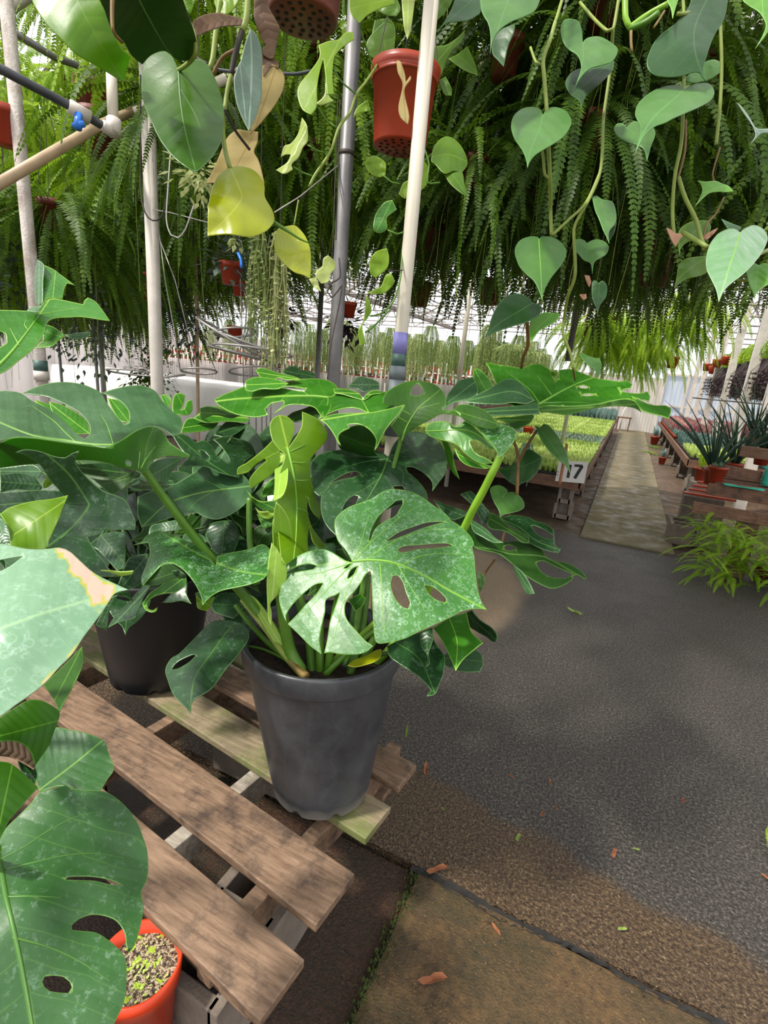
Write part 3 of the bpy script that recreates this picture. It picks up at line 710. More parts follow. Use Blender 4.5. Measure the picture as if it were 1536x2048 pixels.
# slatted orange tray stacks and block beside the path
sl=thing('slatted_crate','low stack of orange-brown slats on a cinder block near the aloe bench','crate',(.95,6.6,0))
for j in range(4): 
    mb=MB(); mb.box((.98+.05*j,6.55+.12*j,.44+.03*j),(.5,.08,.02)); mb.build('slat',M['pot'],sl)
mb=MB(); mb.box((.95,6.7,.2),(.4,.2,.4)); mb.build('support_block',M['block'],sl,bevel=.006)
# hollow cinder block facing the path
cb=MB(); c=np.array([.72,6.0,.12]); 
for dx in(-.095,.095): cb.box(c+np.array([dx,0,0]),(.03,.38,.2))
for dy in(-.18,0,.18): cb.box(c+np.array([0,dy,0]),(.19,.03,.2))
tag(cb.build('cinder_block',M['block'],None,origin=(.72,6.0,.02)),'hollow cinder block beside the path under the aloe bench','block')
cl=MB(); N=9; vs=[]
for i in range(N):
    for j in range(12):
        u=i/(N-1); v=j/11
        x=1.17+u*.3; 
        if v<.35: y=5.5+.12*(1-v/.35); z=.935
        else: y=5.47-.02*math.sin(u*9)-.02; z=.935-(v-.35)*.27*(.8+.4*u)
        vs.append((x,y+.01*math.sin(i*2.1+j),z+.006*math.sin(i*1.7)))
cl.add(vs,[(i*12+j,(i+1)*12+j,(i+1)*12+j+1,i*12+j+1) for i in range(N-1) for j in range(11)])
o=tag(cl.build('draped_cloth',M['tarp'],None,True,origin=(1.3,5.5,.9)),'turquoise cloth draped over the brown board at the right edge','cloth'); o.modifiers.new('t','SOLIDIFY').thickness=.004
mb=MB(); vs=[(1.02+.06*math.cos(a)*2.6,5.27+.05*math.sin(a),.771+.004*math.sin(3*a)) for a in [i*.5236 for i in range(12)]]; mb.add(vs+[(x,y,z+.006) for x,y,z in vs],[tuple(range(12))[::-1],tuple(range(12,24))]+[(i,(i+1)%12,12+(i+1)%12,12+i) for i in range(12)]); tag(mb.build('cloth_scrap',M['tarp'],None,origin=(1.02,5.27,.77)),'turquoise cloth scrap lying flat on the lower board','cloth')
# aloes
def aloe(px,py,Y,label,s=1,n=26,seed=1,lean=.5):
    b=atY(px,py,Y); t=thing('aloe_plant',label,'plant',b,'aloes on the pallet bench'); rs=random.Random(seed)
    mb=MB(); mb.lathe(b,[(0,0),(.06*s,0),(.08*s,.13*s),(.086*s,.13*s),(.086*s,.16*s),(.078*s,.16*s),(.07*s,.135*s),(0,.135*s)],24); mb.build('pot',M['pot'],t,True)
    for i in range(n):
        a=rs.uniform(0,6.283); L=rs.uniform(.35,.8)*s; ln=rs.uniform(.1,lean*1.1); c=b+np.array([0,0,.15*s]); P=[];Rr=[]
        for j in range(8):
            u=j/7; out=L*u*ln*(1+.4*u); z=L*u*(1-.35*ln*u)
            P.append(c+np.array([math.cos(a)*(out+.02),math.sin(a)*(out+.02),z])); Rr.append(.011*s*(1-u)**.8+.0012)
        mb=MB(); mb.tube(P,Rr,6); mb.build('leaf',FM['aloe'],t,True)
    return t
aloe(1420,968,5.62,'spiky dark green aloe in an orange pot, leftmost on the pallet bench',.92,30,1,.75)
aloe(1462,955,5.9,'spiky dark aloe in a pot behind the turquoise cloth',.92,26,2,.5)
aloe(1520,930,6.0,'spiky dark aloe at the right edge above the boards',.92,24,3,.6)
aloe(1500,900,6.8,'tall dark aloe at the back of the pallet bench',.92,24,9,.5)
p=small_pot('small orange pot of pale succulents in front of the aloes',FM['sedg'],.06,None,.075,30); p.location=atY(1430,965,5.38); p.name='small_potted_plant'
p=small_pot('orange pot with green leaves behind the aloe, beside the lime trays',FM['fernl'],.3,None,.08,30); p.location=(.98,7.6,.46)
bl=MB(); bl.box((.98,7.6,.225),(.2,.38,.45)); tag(bl.build('cinder_block',M['block'],None,bevel=.006,origin=(.98,7.6,0)),'stacked block carrying the orange pot with green leaves','block')
# ---------------------------------------------------------------- left background
bench('white_covered_table','long table under white sheeting across the left background',-10.6,-3.0,6.7,7.8,.9,M['white'])
sh=MB(); N=60; vs=[]
for i in range(N):
    u=i/(N-1); x=-10.7+u*7.8
    wv=.03*math.sin(i*1.9)+.02*math.sin(i*3.3)
    vs+=[(x,7.85,.98),(x,6.7,.98+.004*math.sin(i)),(x,6.64+wv*.3,.9),(x,6.56+wv,.5),(x,6.52+wv*1.6,.02)]
sh.add(vs,[(5*i+j,5*i+5+j,5*i+6+j,5*i+1+j) for i in range(N-1) for j in range(4)]); o=tag(sh.build('white_sheeting',M['white'],None,True,origin=(-7.6,5.3,1)),'white plastic sheeting draped over the long table at the left','sheet'); o.modifiers.new('t','SOLIDIFY').thickness=.003
# tiers of small red pots with white tags
sh=thing('pot_staging','raised staging at the left carrying rows of red pots and white tags','bench',(-8,10,0))
for (y,z) in ((9.2,1.22),(9.75,1.36),(10.3,1.5)):
    mb=MB(); mb.box((-6.6,y,z-.03),(8.4,.5,.04)); mb.build('shelf',M['white'],sh)
for x in (-10.5,-8,-5.5,-3): mb=MB(); mb.box((x,9.75,.65),(.06,1.2,1.3)); mb.build('leg',M['galv'],sh)
mb=MB(); vs=[]
for i in range(130):
    x=-10.7+i*.063; vs+=[(x,8.93+.015*math.sin(i*2.2),1.3),(x,8.92+.02*math.sin(i*2.2+.4),.3)]
mb.add(vs,[(2*i,2*i+2,2*i+3,2*i+1) for i in range(129)]); mb.build('skirt',M['whitew'],sh,True)
def tagged_pot(label,group):
    t=thing('tagged_pot',label,'potted plant',(0,0,0),group); r=.055
    mb=MB(); mb.lathe((0,0,0),[(0,0),(r*.75,0),(r,r*1.8),(r*1.08,r*1.8),(r*1.08,r*2.1),(0,r*2)],12); mb.build('pot',M['pot'],t,True)
    mb=MB(); mb.box((.02,-r*1.15,r*2.1),(.032,.003,.2)); mb.build('tag',M['white'],t)
    mb=MB(); tuft_mesh(mb,0,0,r*1.9,.1,r*1.3,14,random.Random(8),.8,.012); mb.build('foliage',FM['mini'],t); return t
g='red pots with white tags on the left staging'; p=tagged_pot('',g)
sp=[]
for (y,z) in ((9.05,1.22),(9.35,1.22),(9.75,1.36),(10.3,1.5)):
    for i in range(56): sp.append((-10.6+i*.145+rs.uniform(-.02,.02),y+rs.uniform(-.03,.03),z-.01,rs.uniform(-.4,.4),rs.uniform(.9,1.1)))
place(p,sp,lambda i,x,y:'small red pot with a white tag on the staging at the left')
# dark shrub ball on the staging
# ---------------------------------------------------------------- pallet in front
pl=thing('wooden_pallet','stained wooden pallet on blocks under the potted monstera','pallet',(-1.1,.9,0))
PA=.115; PR=np.array([[math.cos(PA),math.sin(PA),0],[-math.sin(PA),math.cos(PA),0],[0,0,1]])
def pboard(name,xr,y,z,ln,w_,th,mat):
    mb=MB(); R_=np.array([-math.cos(PA),math.sin(PA),0]); c=np.array([xr,y,z])+R_*ln/2
    mb.box(c,(ln,w_,th),0,-PA); mb.build(name,mat,pl,bevel=.003)
for (y,w_,x1,ln,mt) in ((.585,.125,-.385,1.5,'wood'),(.785,.145,-.385,1.6,'wood'),(1.015,.125,-.39,1.5,'woodm'),(1.205,.11,-.385,1.5,'wood'),(1.40,.11,-.8,1.1,'woodm')):
    pboard('deck_board',x1,y,.319,ln,w_,.024,M[mt])
for x in (-1.7,-1.2,-.80,-.53):
    mb=MB(); mb.box((x+.0,.955,.262),(.042,.78,.085),0,-PA); mb.build('stringer',M['woodg' if x>-1 and x<-.6 else 'wood'],pl,bevel=.003)
pboard('bottom_board',-.45,.62,.208,1.2,.1,.02,M['wood']); pboard('bottom_board',-.45,1.25,.208,1.2,.1,.02,M['wood'])
def block(x,y,z,label,rz=0,s=(.4,.2,.19)):
    mb=MB(); c=np.array([x,y,z+.095])
    def pc(dx,dy,sx,sy):
        cc=np.array([dx*math.cos(rz)-dy*math.sin(rz),dx*math.sin(rz)+dy*math.cos(rz),0])+c; mb.box(cc,(sx,sy,s[2]),0,rz)
    for dy in (-.085,.085): pc(0,dy,s[0],.03)
    for dx in (-.185,0,.185): pc(dx,0,.03,.17)
    o=mb.build('cinder_block',M['block'],None,bevel=.004,origin=(x,y,z)); tag(o,label,'block'); return o
block(-.62,.75,-.0,'cinder block under the front corner of the pallet, seen between its boards',math.pi/2)
block(-1.5,.8,0,'cinder block under the left part of the front pallet')
block(-.95,1.3,0,'cinder block under the pallet behind the black pot')
# ---------------------------------------------------------------- pots
def bigpot(root,c0,r0,c1,r1,H,mat):
    n=72; prof=[(0,0),(.02,0)]
    st=[(0,.0),(r0*.94,0),(r0,.008)]
    pr=[(r0*.9,.0),(r0,.012)]+[(r0+(r1-r0)*.93*t,.012+(H*.86-.012)*t) for t in (.15,.3,.5,.7,.85,1)]+[(r1*.985,H*.868),(r1*1.015,H*.875),(r1*1.03,H*.885),(r1*1.035,H*.95),(r1*1.04,H*.985),(r1*1.03,H),(r1*.985,H*.998),(r1*.95,H*.97),(r1*.93,H*.85)]
    mb=MB(); vs=[]
    for r,z in pr:
        t=z/H; cx=c0[0]+(c1[0]-c0[0])*t; cy=c0[1]+(c1[1]-c0[1])*t
        for j in range(n):
            q=2*math.pi*j/n; rr=r
            if z<.01 and j%9==0: pass
            vs.append((cx+rr*math.cos(q),cy+rr*math.sin(q),c0[2]+z+(.014 if (z<.015 and j%9<2) else 0)))
    k=len(pr); mb.add(vs,[(i*n+j,i*n+(j+1)%n,(i+1)*n+(j+1)%n,(i+1)*n+j) for i in range(k-1) for j in range(n)]+[tuple(range(n-1,-1,-1))])
    mb.build('pot',mat,root,True)
    mb=MB(); vs=[]; rs=random.Random(2); R_=18
    for i in range(R_+1):
        for j in range(n):
            q=2*math.pi*j/n; r=r1*.945*i/R_; vs.append((c1[0]+r*math.cos(q),c1[1]+r*math.sin(q),c0[2]+H*.9+.012*noise.noise(Vector((r*math.cos(q)*14,r*math.sin(q)*14,1)))*2))
    mb.add(vs,[(i*n+j,i*n+(j+1)%n,(i+1)*n+(j+1)%n,(i+1)*n+j) for i in range(R_) for j in range(n)]); mb.build('soil',M['compost'],root,True)
mp=thing('potted_monstera','large monstera with split leaves in a black nursery pot on the pallet, in the centre','potted plant',(-.591,1.047,.333))
bigpot(mp,(-.591,1.047,.333),.138,(-.635,1.075),.208,.455,M['bpot'])
L=leaf
# big water-spotted leaf in front
L(mp,C1,'550,548 505,470 455,410 432,330 435,265 470,220 530,180 600,155 680,125 740,85 800,62 880,65 960,85 1030,125 1100,175 1170,225 1210,272 1250,295 1300,335 1345,385 1362,430 1350,450 1365,520 1372,620 1385,720 1410,810 1448,868 1380,860 1290,875 1200,920 1080,975 980,1020 900,1060 800,1085 725,1093 700,1060 690,960 685,850 680,700 678,640 670,608 640,630 605,690 560,750 510,810 500,880 520,940 570,1000 640,1075 690,1108 640,1150 580,1165 480,1165 400,1152 362,1158 385,1050 400,950 430,860 468,750 440,770 375,800 368,880 345,980 330,1070 345,1165 270,1110 190,1030 118,962 180,900 250,820 310,760 355,690 300,700 240,745 180,800 130,860 105,910 112,955 80,880 60,790 75,700 110,635 200,610 290,595 315,575 260,562 190,575 140,600 115,620 112,590 140,540 200,500 280,470 350,462 410,480 460,510 510,540',
 '550,548,1.16 800,62,1.30 432,300,1.21 1448,868,1.10 1362,430,1.2 725,1093,1.04 118,962,1.1 345,1165,1.06 112,600,1.19 860,700,1.10 980,300,1.24','spot',
 mid='550,545 650,535 760,540 850,560 950,600 1060,655 1200,740 1448,868',rib=.0032,
 ribs=('560,530 600,440 635,320 660,240','575,530 650,440 760,340 880,240 1000,170','545,555 430,590 330,620 180,640','550,560 450,660 330,790 180,950','590,575 530,700 480,850 430,1050 400,1130','735,560 745,700 750,850 770,1050','640,535 780,440 900,380 1100,330 1280,330','880,570 1000,510 1150,490 1340,500','850,560 930,700 1030,860'),
 holes=('775,410 860,350 960,312 1040,287 1110,280 1172,280 1090,300 1000,328 900,368 810,402','850,462 900,442 1000,434 1100,426 1180,425 1222,440 1100,456 1000,460 920,478 868,484','660,412 670,350 690,300 720,250 760,208 820,160 840,140 885,133 884,165 862,200 838,240 760,280 700,330 672,400','808,680 820,640 850,637 885,680 910,760 935,820 920,860 880,845 835,790 812,730','1030,702 1080,712 1130,745 1178,797 1170,820 1110,800 1055,755','488,592 530,562 545,560 520,588','515,662 540,602 590,572 583,602 550,638'),g=9,amp=.007,label='big water-spotted split leaf at the front')
# dark leaf behind it
L(mp,C2,'1058,648 1000,610 900,592 740,600 620,620 560,660 540,720 545,800 560,880 600,912 640,862 700,802 780,757 850,745 875,765 820,785 740,800 670,830 620,880 605,950 610,1020 640,1100 705,1170 760,1180 900,1080 1000,1020 1160,960 1320,935 1310,880 1250,800 1190,750 1175,720 1220,715 1300,760 1350,820 1350,880 1400,810 1440,750 1448,650 1420,580 1350,510 1260,478 1180,490 1110,540 1075,600',
 '1058,648,1.42 540,720,1.38 610,1000,1.28 1320,930,1.32 1448,650,1.40 1260,478,1.52 860,760,1.38 1200,620,1.46 900,592,1.5','dark',mid='1058,648 1010,770 960,860 900,960 840,1050',rib=.003,
 ribs=('1050,660 900,680 760,720 620,770','1050,665 1130,720 1160,760 1150,830','1075,640 1180,600 1250,570 1340,560','1000,790 900,860 780,930 680,1010'),holes=('745,1012 780,940 830,905 858,910 840,960 790,1002','1090,845 1150,840 1165,868 1100,865'),amp=.008,label='dark shaded split leaf behind the front one')
# pale lime young leaf, curled
L(mp,C2,'480,345 530,365 590,400 640,460 650,520 600,590 545,650 532,700 540,800 560,880 590,950 606,1020 600,1062 560,1030 530,975 518,920 515,1000 540,1100 590,1180 640,1245 600,1262 555,1220 535,1150 528,1110 518,1200 525,1280 440,1320 372,1370 345,1330 330,1250 318,1100 310,950 330,760 365,640 330,600 280,530 265,430 300,380 350,370 400,390 430,440 420,510 385,592 450,500 480,430',
 '430,400,1.34 300,430,1.32 620,470,1.36 430,800,1.28 560,900,1.34 340,1000,1.27 440,1300,1.2 600,1230,1.32','lime',mid='385,590 412,700 430,800 445,950 445,1100 440,1200 425,1330',rib=.0035,fold=.1,amp=.006,
 ribs=('400,612 450,590 500,560','410,680 470,688 520,680','428,800 480,805 530,800','440,990 490,1000 530,1030'),label='bright lime young leaf standing upright')
L(mp,C2,'310,650 325,618 345,620 375,655 388,740 378,840 345,915 290,942 298,850 300,740','340,780,1.24 380,740,1.26 300,800,1.25','plime',g=5,amp=.004)
L(mp,C2,'308,950 350,990 395,1070 412,1160 410,1220 390,1290 340,1337 318,1260 298,1150 292,1030','340,1100,1.21 410,1180,1.23 300,1100,1.22','plime',g=5,amp=.004)
L(mp,BB,'275,740 300,770 330,830 332,880 318,920 290,950 270,975 275,1010 274,1062 262,1030 258,960 256,880 264,800','300,800,1.16 330,880,1.17 262,1000,1.14','plime',g=4,amp=.003)
L(mp,C2,'285,1080 320,1010 335,1150 338,1330 372,1380 380,1480 330,1536 300,1500 290,1300','330,1200,1.245 300,1500,1.2 370,1400,1.23','lime',g=5)
L(mp,C2,'330,600 300,520 220,600 120,680 55,720 48,768 120,750 170,700 230,660 245,670 180,730 130,800 140,862 200,820 290,755 330,690','300,560,1.36 48,750,1.42 140,850,1.40','lime',mid='330,610 250,650 130,740 60,760',amp=.004)
# curled rosette leaf
for pts,mt in (('115,875 160,920 215,945 300,935 310,1000 260,1010 200,990 150,940','mid'),('170,985 200,1010 260,1010 308,1000 290,1045 250,1062 200,1040','plime'),('205,900 240,830 300,780 305,900 260,905 225,920','mid'),('180,1030 240,1060 290,1050 280,1100 240,1128 215,1110','mid'),('140,1180 160,1130 215,1100 280,1110 285,1230 200,1250 160,1215','underd')):
    L(mp,C2,pts,'150,950,1.4 300,900,1.38 250,1200,1.42',mt,g=4,amp=.006)
stalk(mp,C2,'130,920,1.42 128,1080,1.42 138,1260,1.4 180,1500,1.38',(.008,.01),'g')
# upper leaves
L(mp,C2,'170,70 200,55 240,60 340,90 430,110 470,130 380,135 330,120 280,135 220,130','200,60,1.7 450,130,1.6 300,130,1.6','mid',g=5)
L(mp,C2,'350,80 380,50 430,42 480,65 540,75 575,100 560,130 480,130 400,115','350,80,1.75 570,120,1.75 430,45,1.8','dark',g=5)
L(mp,BB,'175,155 176,118 215,104 290,112 340,128 300,150 240,150 200,160','180,110,1.62 340,130,1.55 200,160,1.55','mid',g=4)
L(mp,BB,'55,190 90,172 170,140 180,152 260,146 340,122 430,110 500,120 535,150 512,180 500,228 480,262 462,250 440,222 400,212 340,212 290,240 220,258 160,252 120,240 70,212',
 '55,190,1.62 500,120,1.62 490,230,1.38 220,255,1.45 340,140,1.6','mid',mid='495,182 440,176 380,176 300,178 240,182 140,188 60,198',rib=.0028,holes=('250,228 275,205 322,197 320,210 290,238 262,250','315,143 350,141 408,150 400,160 350,152'),
 ribs=('420,176 380,150 340,132','330,178 300,200 250,225'),amp=.006)
L(mp,BB,'0,222 30,215 70,222 110,240 160,250 120,262 60,250 20,262 0,270','0,240,1.7 160,250,1.5 60,220,1.6','underd',g=5)
L(mp,C2,'560,300 600,298 608,330 590,390 520,400 430,415 380,380 420,350 480,330','600,300,1.5 430,410,1.5 500,350,1.52','underd',g=6)
L(mp,C2,'780,185 820,145 860,113 920,122 990,148 998,195 930,205 890,215 850,195','860,115,1.62 780,185,1.58 998,190,1.58','dark',g=5)
L(mp,C2,'690,195 760,192 820,205 870,230 888,266 905,235 950,205 1010,208 1020,215 1010,225 950,232 920,255 890,270 860,262 800,245 750,230 700,225','700,200,1.5 888,266,1.44 1015,212,1.5','mid',g=5,amp=.008)
L(mp,C2,'590,398 625,340 650,290 652,248 690,238 730,200 780,215 870,250 890,270 940,240 1020,215 1060,215 1110,300 1060,330 930,358 870,330 800,320 720,335 660,360','600,390,1.34 700,240,1.48 1050,220,1.5 930,358,1.34 800,260,1.46','mid',mid='930,358 900,300 870,250',amp=.007,ribs=('600,385 700,320 780,290','930,350 820,310 770,260'),rib=.002)
L(mp,C2,'600,402 680,365 800,355 930,352 1050,330 1168,298 1120,370 1060,440 1020,500 990,570 965,605 975,530 930,465 860,430 785,432 800,455 740,485 722,520 742,575 715,545 700,510 660,450 625,415',
 '600,402,1.32 1168,298,1.32 965,605,1.2 742,575,1.24 860,370,1.33','mid',mid='1168,298 1000,340 800,370 620,400',amp=.006,label='drooping split leaf with curled tips')
L(mp,C2,'722,530 735,490 800,450 870,432 930,465 975,530 965,600 985,640 900,640 800,610 735,590','720,520,1.4 970,560,1.36 850,620,1.45','underd',g=6)
L(mp,PX,'765,808 768,792 778,780 794,771 813,763 843,762 870,769 888,786 893,806 887,818 900,822 920,812 946,811 973,823 993,843 997,854 983,858 956,853 933,839 913,831 883,828 860,840 840,850 815,868 803,882 792,866 781,852 796,832 809,812 790,811',
 '765,808,1.36 843,762,1.42 997,854,1.2 803,882,1.36 893,806,1.32','under',mid='803,882 815,850 838,815 862,795',rib=.0028,holes=('820,790 824,775 834,768 842,772 849,786 840,791 828,792',),amp=.006,label='dark underside of a raised leaf with a triangular hole',ribs=('815,845 790,830','822,830 790,812','835,818 880,806'))
stalk(mp,PX,'803,875,1.37 780,960,1.4 740,1100,1.38 700,1330,1.34',(.006,.01),'g')
# right-hand big leaf
d7='715,320,1.32 395,75,1.55 780,100,1.66 1250,190,1.55 1388,280,1.42 1505,380,1.28 1335,375,1.25 870,390,1.24 150,300,1.38 1060,250,1.48'
D7=Depth(PT(d7,C3))
L(mp,C3,'395,75 470,88 550,100 620,108 680,85 740,90 775,115 800,140 828,180 835,150 838,122 900,115 980,140 1060,170 1140,182 1200,190 1250,185 1280,207 1268,232 1200,240 1240,256 1320,262 1370,250 1388,282 1380,310 1290,290 1330,305 1400,333 1480,335 1512,352 1510,385 1498,415 1450,398 1340,368 1300,318 1240,298 1150,310 1060,330 900,342 780,338 720,348 690,330 600,345 540,330 480,300 470,240 430,140',
 D7,'mid',mid='715,328 780,290 850,250 940,205 1020,175',rib=.004,holes=('950,218 985,213 1022,226 1000,232 968,230','970,268 1020,265 1060,272 1000,278'),ribs=('720,325 670,250 600,190 520,130','790,270 740,200 700,150','740,320 900,315 1100,325','560,340 530,315'),amp=.006,label='wide bright leaf spreading to the right above the path')
L(mp,C3,'712,350 760,338 900,341 1060,330 1150,310 1240,297 1300,316 1335,376 1280,347 1180,338 1060,350 950,378 870,391 790,376 725,378',
 '712,350,1.27 1335,376,1.2 870,391,1.27 1150,310,1.26','under',g=6)
L(mp,C3,'148,352 160,290 175,258 230,190 290,168 325,165 350,235 340,270 300,295 200,320','150,350,1.3 325,165,1.48 345,260,1.36','grey',g=8)
L(mp,C3,'320,120 345,112 375,130 420,180 445,225 400,245 350,268 325,210','320,120,1.5 445,225,1.4 350,265,1.4','mid',g=6)
L(mp,C3,'265,315 340,272 400,245 470,200 510,178 560,176 610,200 650,250 690,305 640,325 560,318 480,328 380,325','265,315,1.3 550,176,1.42 690,310,1.28','grey',mid='690,305 560,250 400,280',g=8,amp=.006,label='dusty upper lobe of the right-hand leaf')
L(mp,C3,'330,362 450,348 600,335 710,318 722,388 600,392 450,396 350,385','330,370,1.24 715,320,1.26 720,388,1.2','grey',g=7)
L(mp,C3,'440,410 560,402 680,388 688,402 660,442 610,468 575,476 520,440','440,410,1.3 685,395,1.28 580,476,1.26','under',g=5)
L(mp,C3,'145,355 170,372 205,358 240,330 320,335 400,370 460,430 472,465 430,475 350,460 280,420 220,395 150,385','145,355,1.28 472,465,1.14 320,335,1.22','under',g=6)
L(mp,C3,'210,362 300,412 390,462 420,470 470,445 560,472 585,500 560,562 500,632 470,655 465,620 440,588 400,542 340,470 270,425','210,362,1.24 585,500,1.12 470,655,1.1 390,460,1.2','spot',mid='210,362 350,470 460,600 470,655',label='pale leaf fold whitened by glare at the top of the lime stalk')  # glare put in as the pale spotted leaf colour
L(mp,C3,'30,485 60,440 140,430 180,440 220,460 270,430 300,440 350,488 420,540 468,600 400,592 320,560 300,548 320,600 350,630 400,652 445,682 360,682 280,632 220,572 140,545 60,520','30,490,1.3 300,430,1.28 468,600,1.18 400,680,1.2','mid',mid='30,490 150,485 250,480 330,500 440,580',rib=.0022,holes=('300,550 345,545 410,590 440,612 390,612 340,590',),amp=.005)
L(mp,C3,'205,590 280,640 350,675 432,700 400,716 300,702 240,662','205,590,1.28 432,700,1.25 300,700,1.25','mid',g=5)
L(mp,C3,'130,540 165,555 195,620 208,690 238,778 200,742 168,680 150,600','130,540,1.35 238,778,1.3 200,640,1.3','under',g=5)
stalk(mp,C3,'492,625,1.12 440,730,1.13 380,850,1.16 320,960,1.19 262,1080,1.24 200,1190,1.28 100,1350,1.33 -100,1700,1.38 -330,1960,1.36',(.0085,.012),'l',label if False else 'petiole')
# lower right leaves
L(mp,C3,'212,1030 225,990 262,978 300,1040 390,1130 500,1158 570,1150 622,1155 700,1180 740,1212 780,1262 880,1282 940,1310 985,1345 1003,1378 988,1380 950,1355 925,1360 918,1382 880,1410 810,1438 740,1420 640,1362 570,1302 480,1232 400,1212 330,1190 270,1100',
 '212,1030,1.42 1003,1378,1.25 810,1438,1.2 570,1150,1.4 622,1300,1.28','underd',mid='330,1190 430,1200 540,1230 640,1235 760,1250 920,1340',rib=.0025,holes=('700,1282 740,1270 800,1300 860,1326 918,1352 900,1368 850,1376 780,1366 725,1330','505,1190 525,1175 560,1182 580,1200 540,1210 515,1206'),amp=.005,label='dark hanging leaf with a long window, lower right')
L(mp,C3,'560,1290 620,1340 665,1410 692,1470 640,1465 605,1395 575,1345','560,1290,1.27 692,1470,1.2 600,1400,1.24','grey',g=5)
L(mp,C3,'480,1015 560,995 640,1005 700,1030 760,1050 800,1080 808,1110 815,1178 850,1195 835,1222 780,1215 700,1185 650,1150 600,1095 540,1055','480,1015,1.46 808,1080,1.42 850,1195,1.36 650,1150,1.38','dark',holes=('668,1058 700,1062 760,1090 803,1120 800,1142 745,1132 700,1105',),mid='480,1015 600,1070 700,1150 830,1200',amp=.005)
L(mp,C3,'425,978 470,1000 520,1050 560,1080 620,1100 655,1130 657,1165 610,1158 560,1120 500,1090 430,1080 405,1050','425,978,1.42 657,1165,1.34 430,1080,1.36','underd',g=6)
L(mp,C3,'302,1020 340,1040 400,1080 450,1130 505,1162 440,1160 380,1130 320,1090','302,1020,1.38 505,1162,1.3 320,1090,1.34','grey',g=6)
L(mp,C3,'240,870 300,850 340,880 380,930 420,985 400,1040 370,1050 350,990 310,930','240,870,1.45 420,985,1.42 370,1050,1.4','dark',g=6)
L(mp,C3,'80,900 150,930 240,960 290,980 250,1010 190,1020 120,960','80,900,1.42 290,980,1.4 190,1020,1.38','dark',g=6)
L(mp,C1,'1090,990 1200,920 1312,885 1330,960 1350,1020 1424,1088 1370,1130 1290,1200 1240,1275 1205,1190 1155,1085','1090,990,1.24 1312,885,1.26 1424,1088,1.14 1240,1275,1.1','mid',mid='1200,930 1250,1080 1240,1270',amp=.005,label='small pointed leaf hanging below the front leaf')
L(mp,C1,'780,1110 870,1065 980,1025 1085,985 1100,1080 1165,1180 1160,1280 1130,1370 1100,1432 1045,1445 1075,1405 1000,1320 880,1240 800,1180','780,1110,1.22 1085,985,1.28 1160,1250,1.18 1070,1440,1.1','dark',mid='850,1090 1000,1200 1100,1420',amp=.006)
L(mp,C1,'1000,1020 1085,1000 1090,1060 1060,1160 1068,1220 1040,1255 1050,1180 1010,1110','1000,1020,1.2 1090,1060,1.18 1045,1255,1.13','dark',g=5)
L(mp,C1,'1305,885 1350,868 1400,930 1480,985 1518,1040 1505,1085 1480,1075 1440,1045 1380,1012 1320,965','1305,885,1.34 1518,1050,1.22 1380,1010,1.3','dark',g=6)
L(mp,C1,'1140,1195 1200,1140 1290,1110 1400,1150 1425,1225 1400,1280 1290,1282 1180,1245','1140,1195,1.28 1400,1150,1.26 1290,1282,1.2','grey',g=7)
L(mp,C1,'1380,605 1430,640 1432,700 1402,748 1390,690','1380,605,1.4 1430,690,1.38 1400,748,1.38','underd',g=4)
stalk(mp,C1,'1425,640,1.39 1460,590,1.4 1510,525,1.42',(.003,.003),'b')
# leaf hanging left of the pot
L(mp,C5,'1105,1200 1140,1130 1200,1090 1290,1000 1390,900 1450,872 1540,872 1620,895 1662,950 1655,1010 1590,1100 1500,1210 1410,1330 1290,1410 1275,1495 1235,1450 1160,1370 1120,1270','1105,1200,1.2 1500,870,1.3 1662,950,1.26 1275,1495,1.08 1250,1100,1.22','dark',mid='1560,900 1500,970 1400,1110 1300,1260 1270,1480',rib=.002,holes=('1145,1200 1170,1165 1210,1135 1290,1100 1310,1105 1260,1152 1190,1192',),amp=.006,label='dark oval leaf drooping over the left side of the pot')
# folded leaf with two drooping lobes
L(mp,PX,'267,1090 283,1084 293,1072 310,1064 329,1064 352,1072 377,1084 405,1100 432,1132 434,1112 470,1104 500,1098 525,1089 541,1101 543,1124 530,1155 503,1168 478,1174 442,1182 420,1195 405,1211 401,1190 388,1165 372,1145 360,1135 344,1127 325,1130 305,1150 285,1172 283,1155 295,1125 300,1105 297,1085','280,1090,1.28 329,1064,1.32 285,1172,1.14 432,1132,1.2 541,1101,1.22 405,1211,1.04 365,1138,1.13 480,1172,1.1','spot',mid='340,1075 400,1110 470,1140 530,1150',amp=.006,g=6,label='folded leaf with two drooping dusty lobes')
L(mp,PX,'286,1171 305,1150 325,1130 344,1127 360,1135 374,1150 345,1160 315,1170','286,1171,1.16 344,1127,1.16 372,1152,1.15','underd',g=5)
L(mp,PX,'344,1142 352,1140 366,1145 374,1156 360,1157 350,1152','344,1142,1.14 366,1145,1.14 360,1157,1.14','dark',g=3)
L(mp,PX,'392,1190 405,1205 430,1192 420,1215 412,1222 395,1215','392,1190,1.2 430,1192,1.2 412,1222,1.2','lime',g=3)
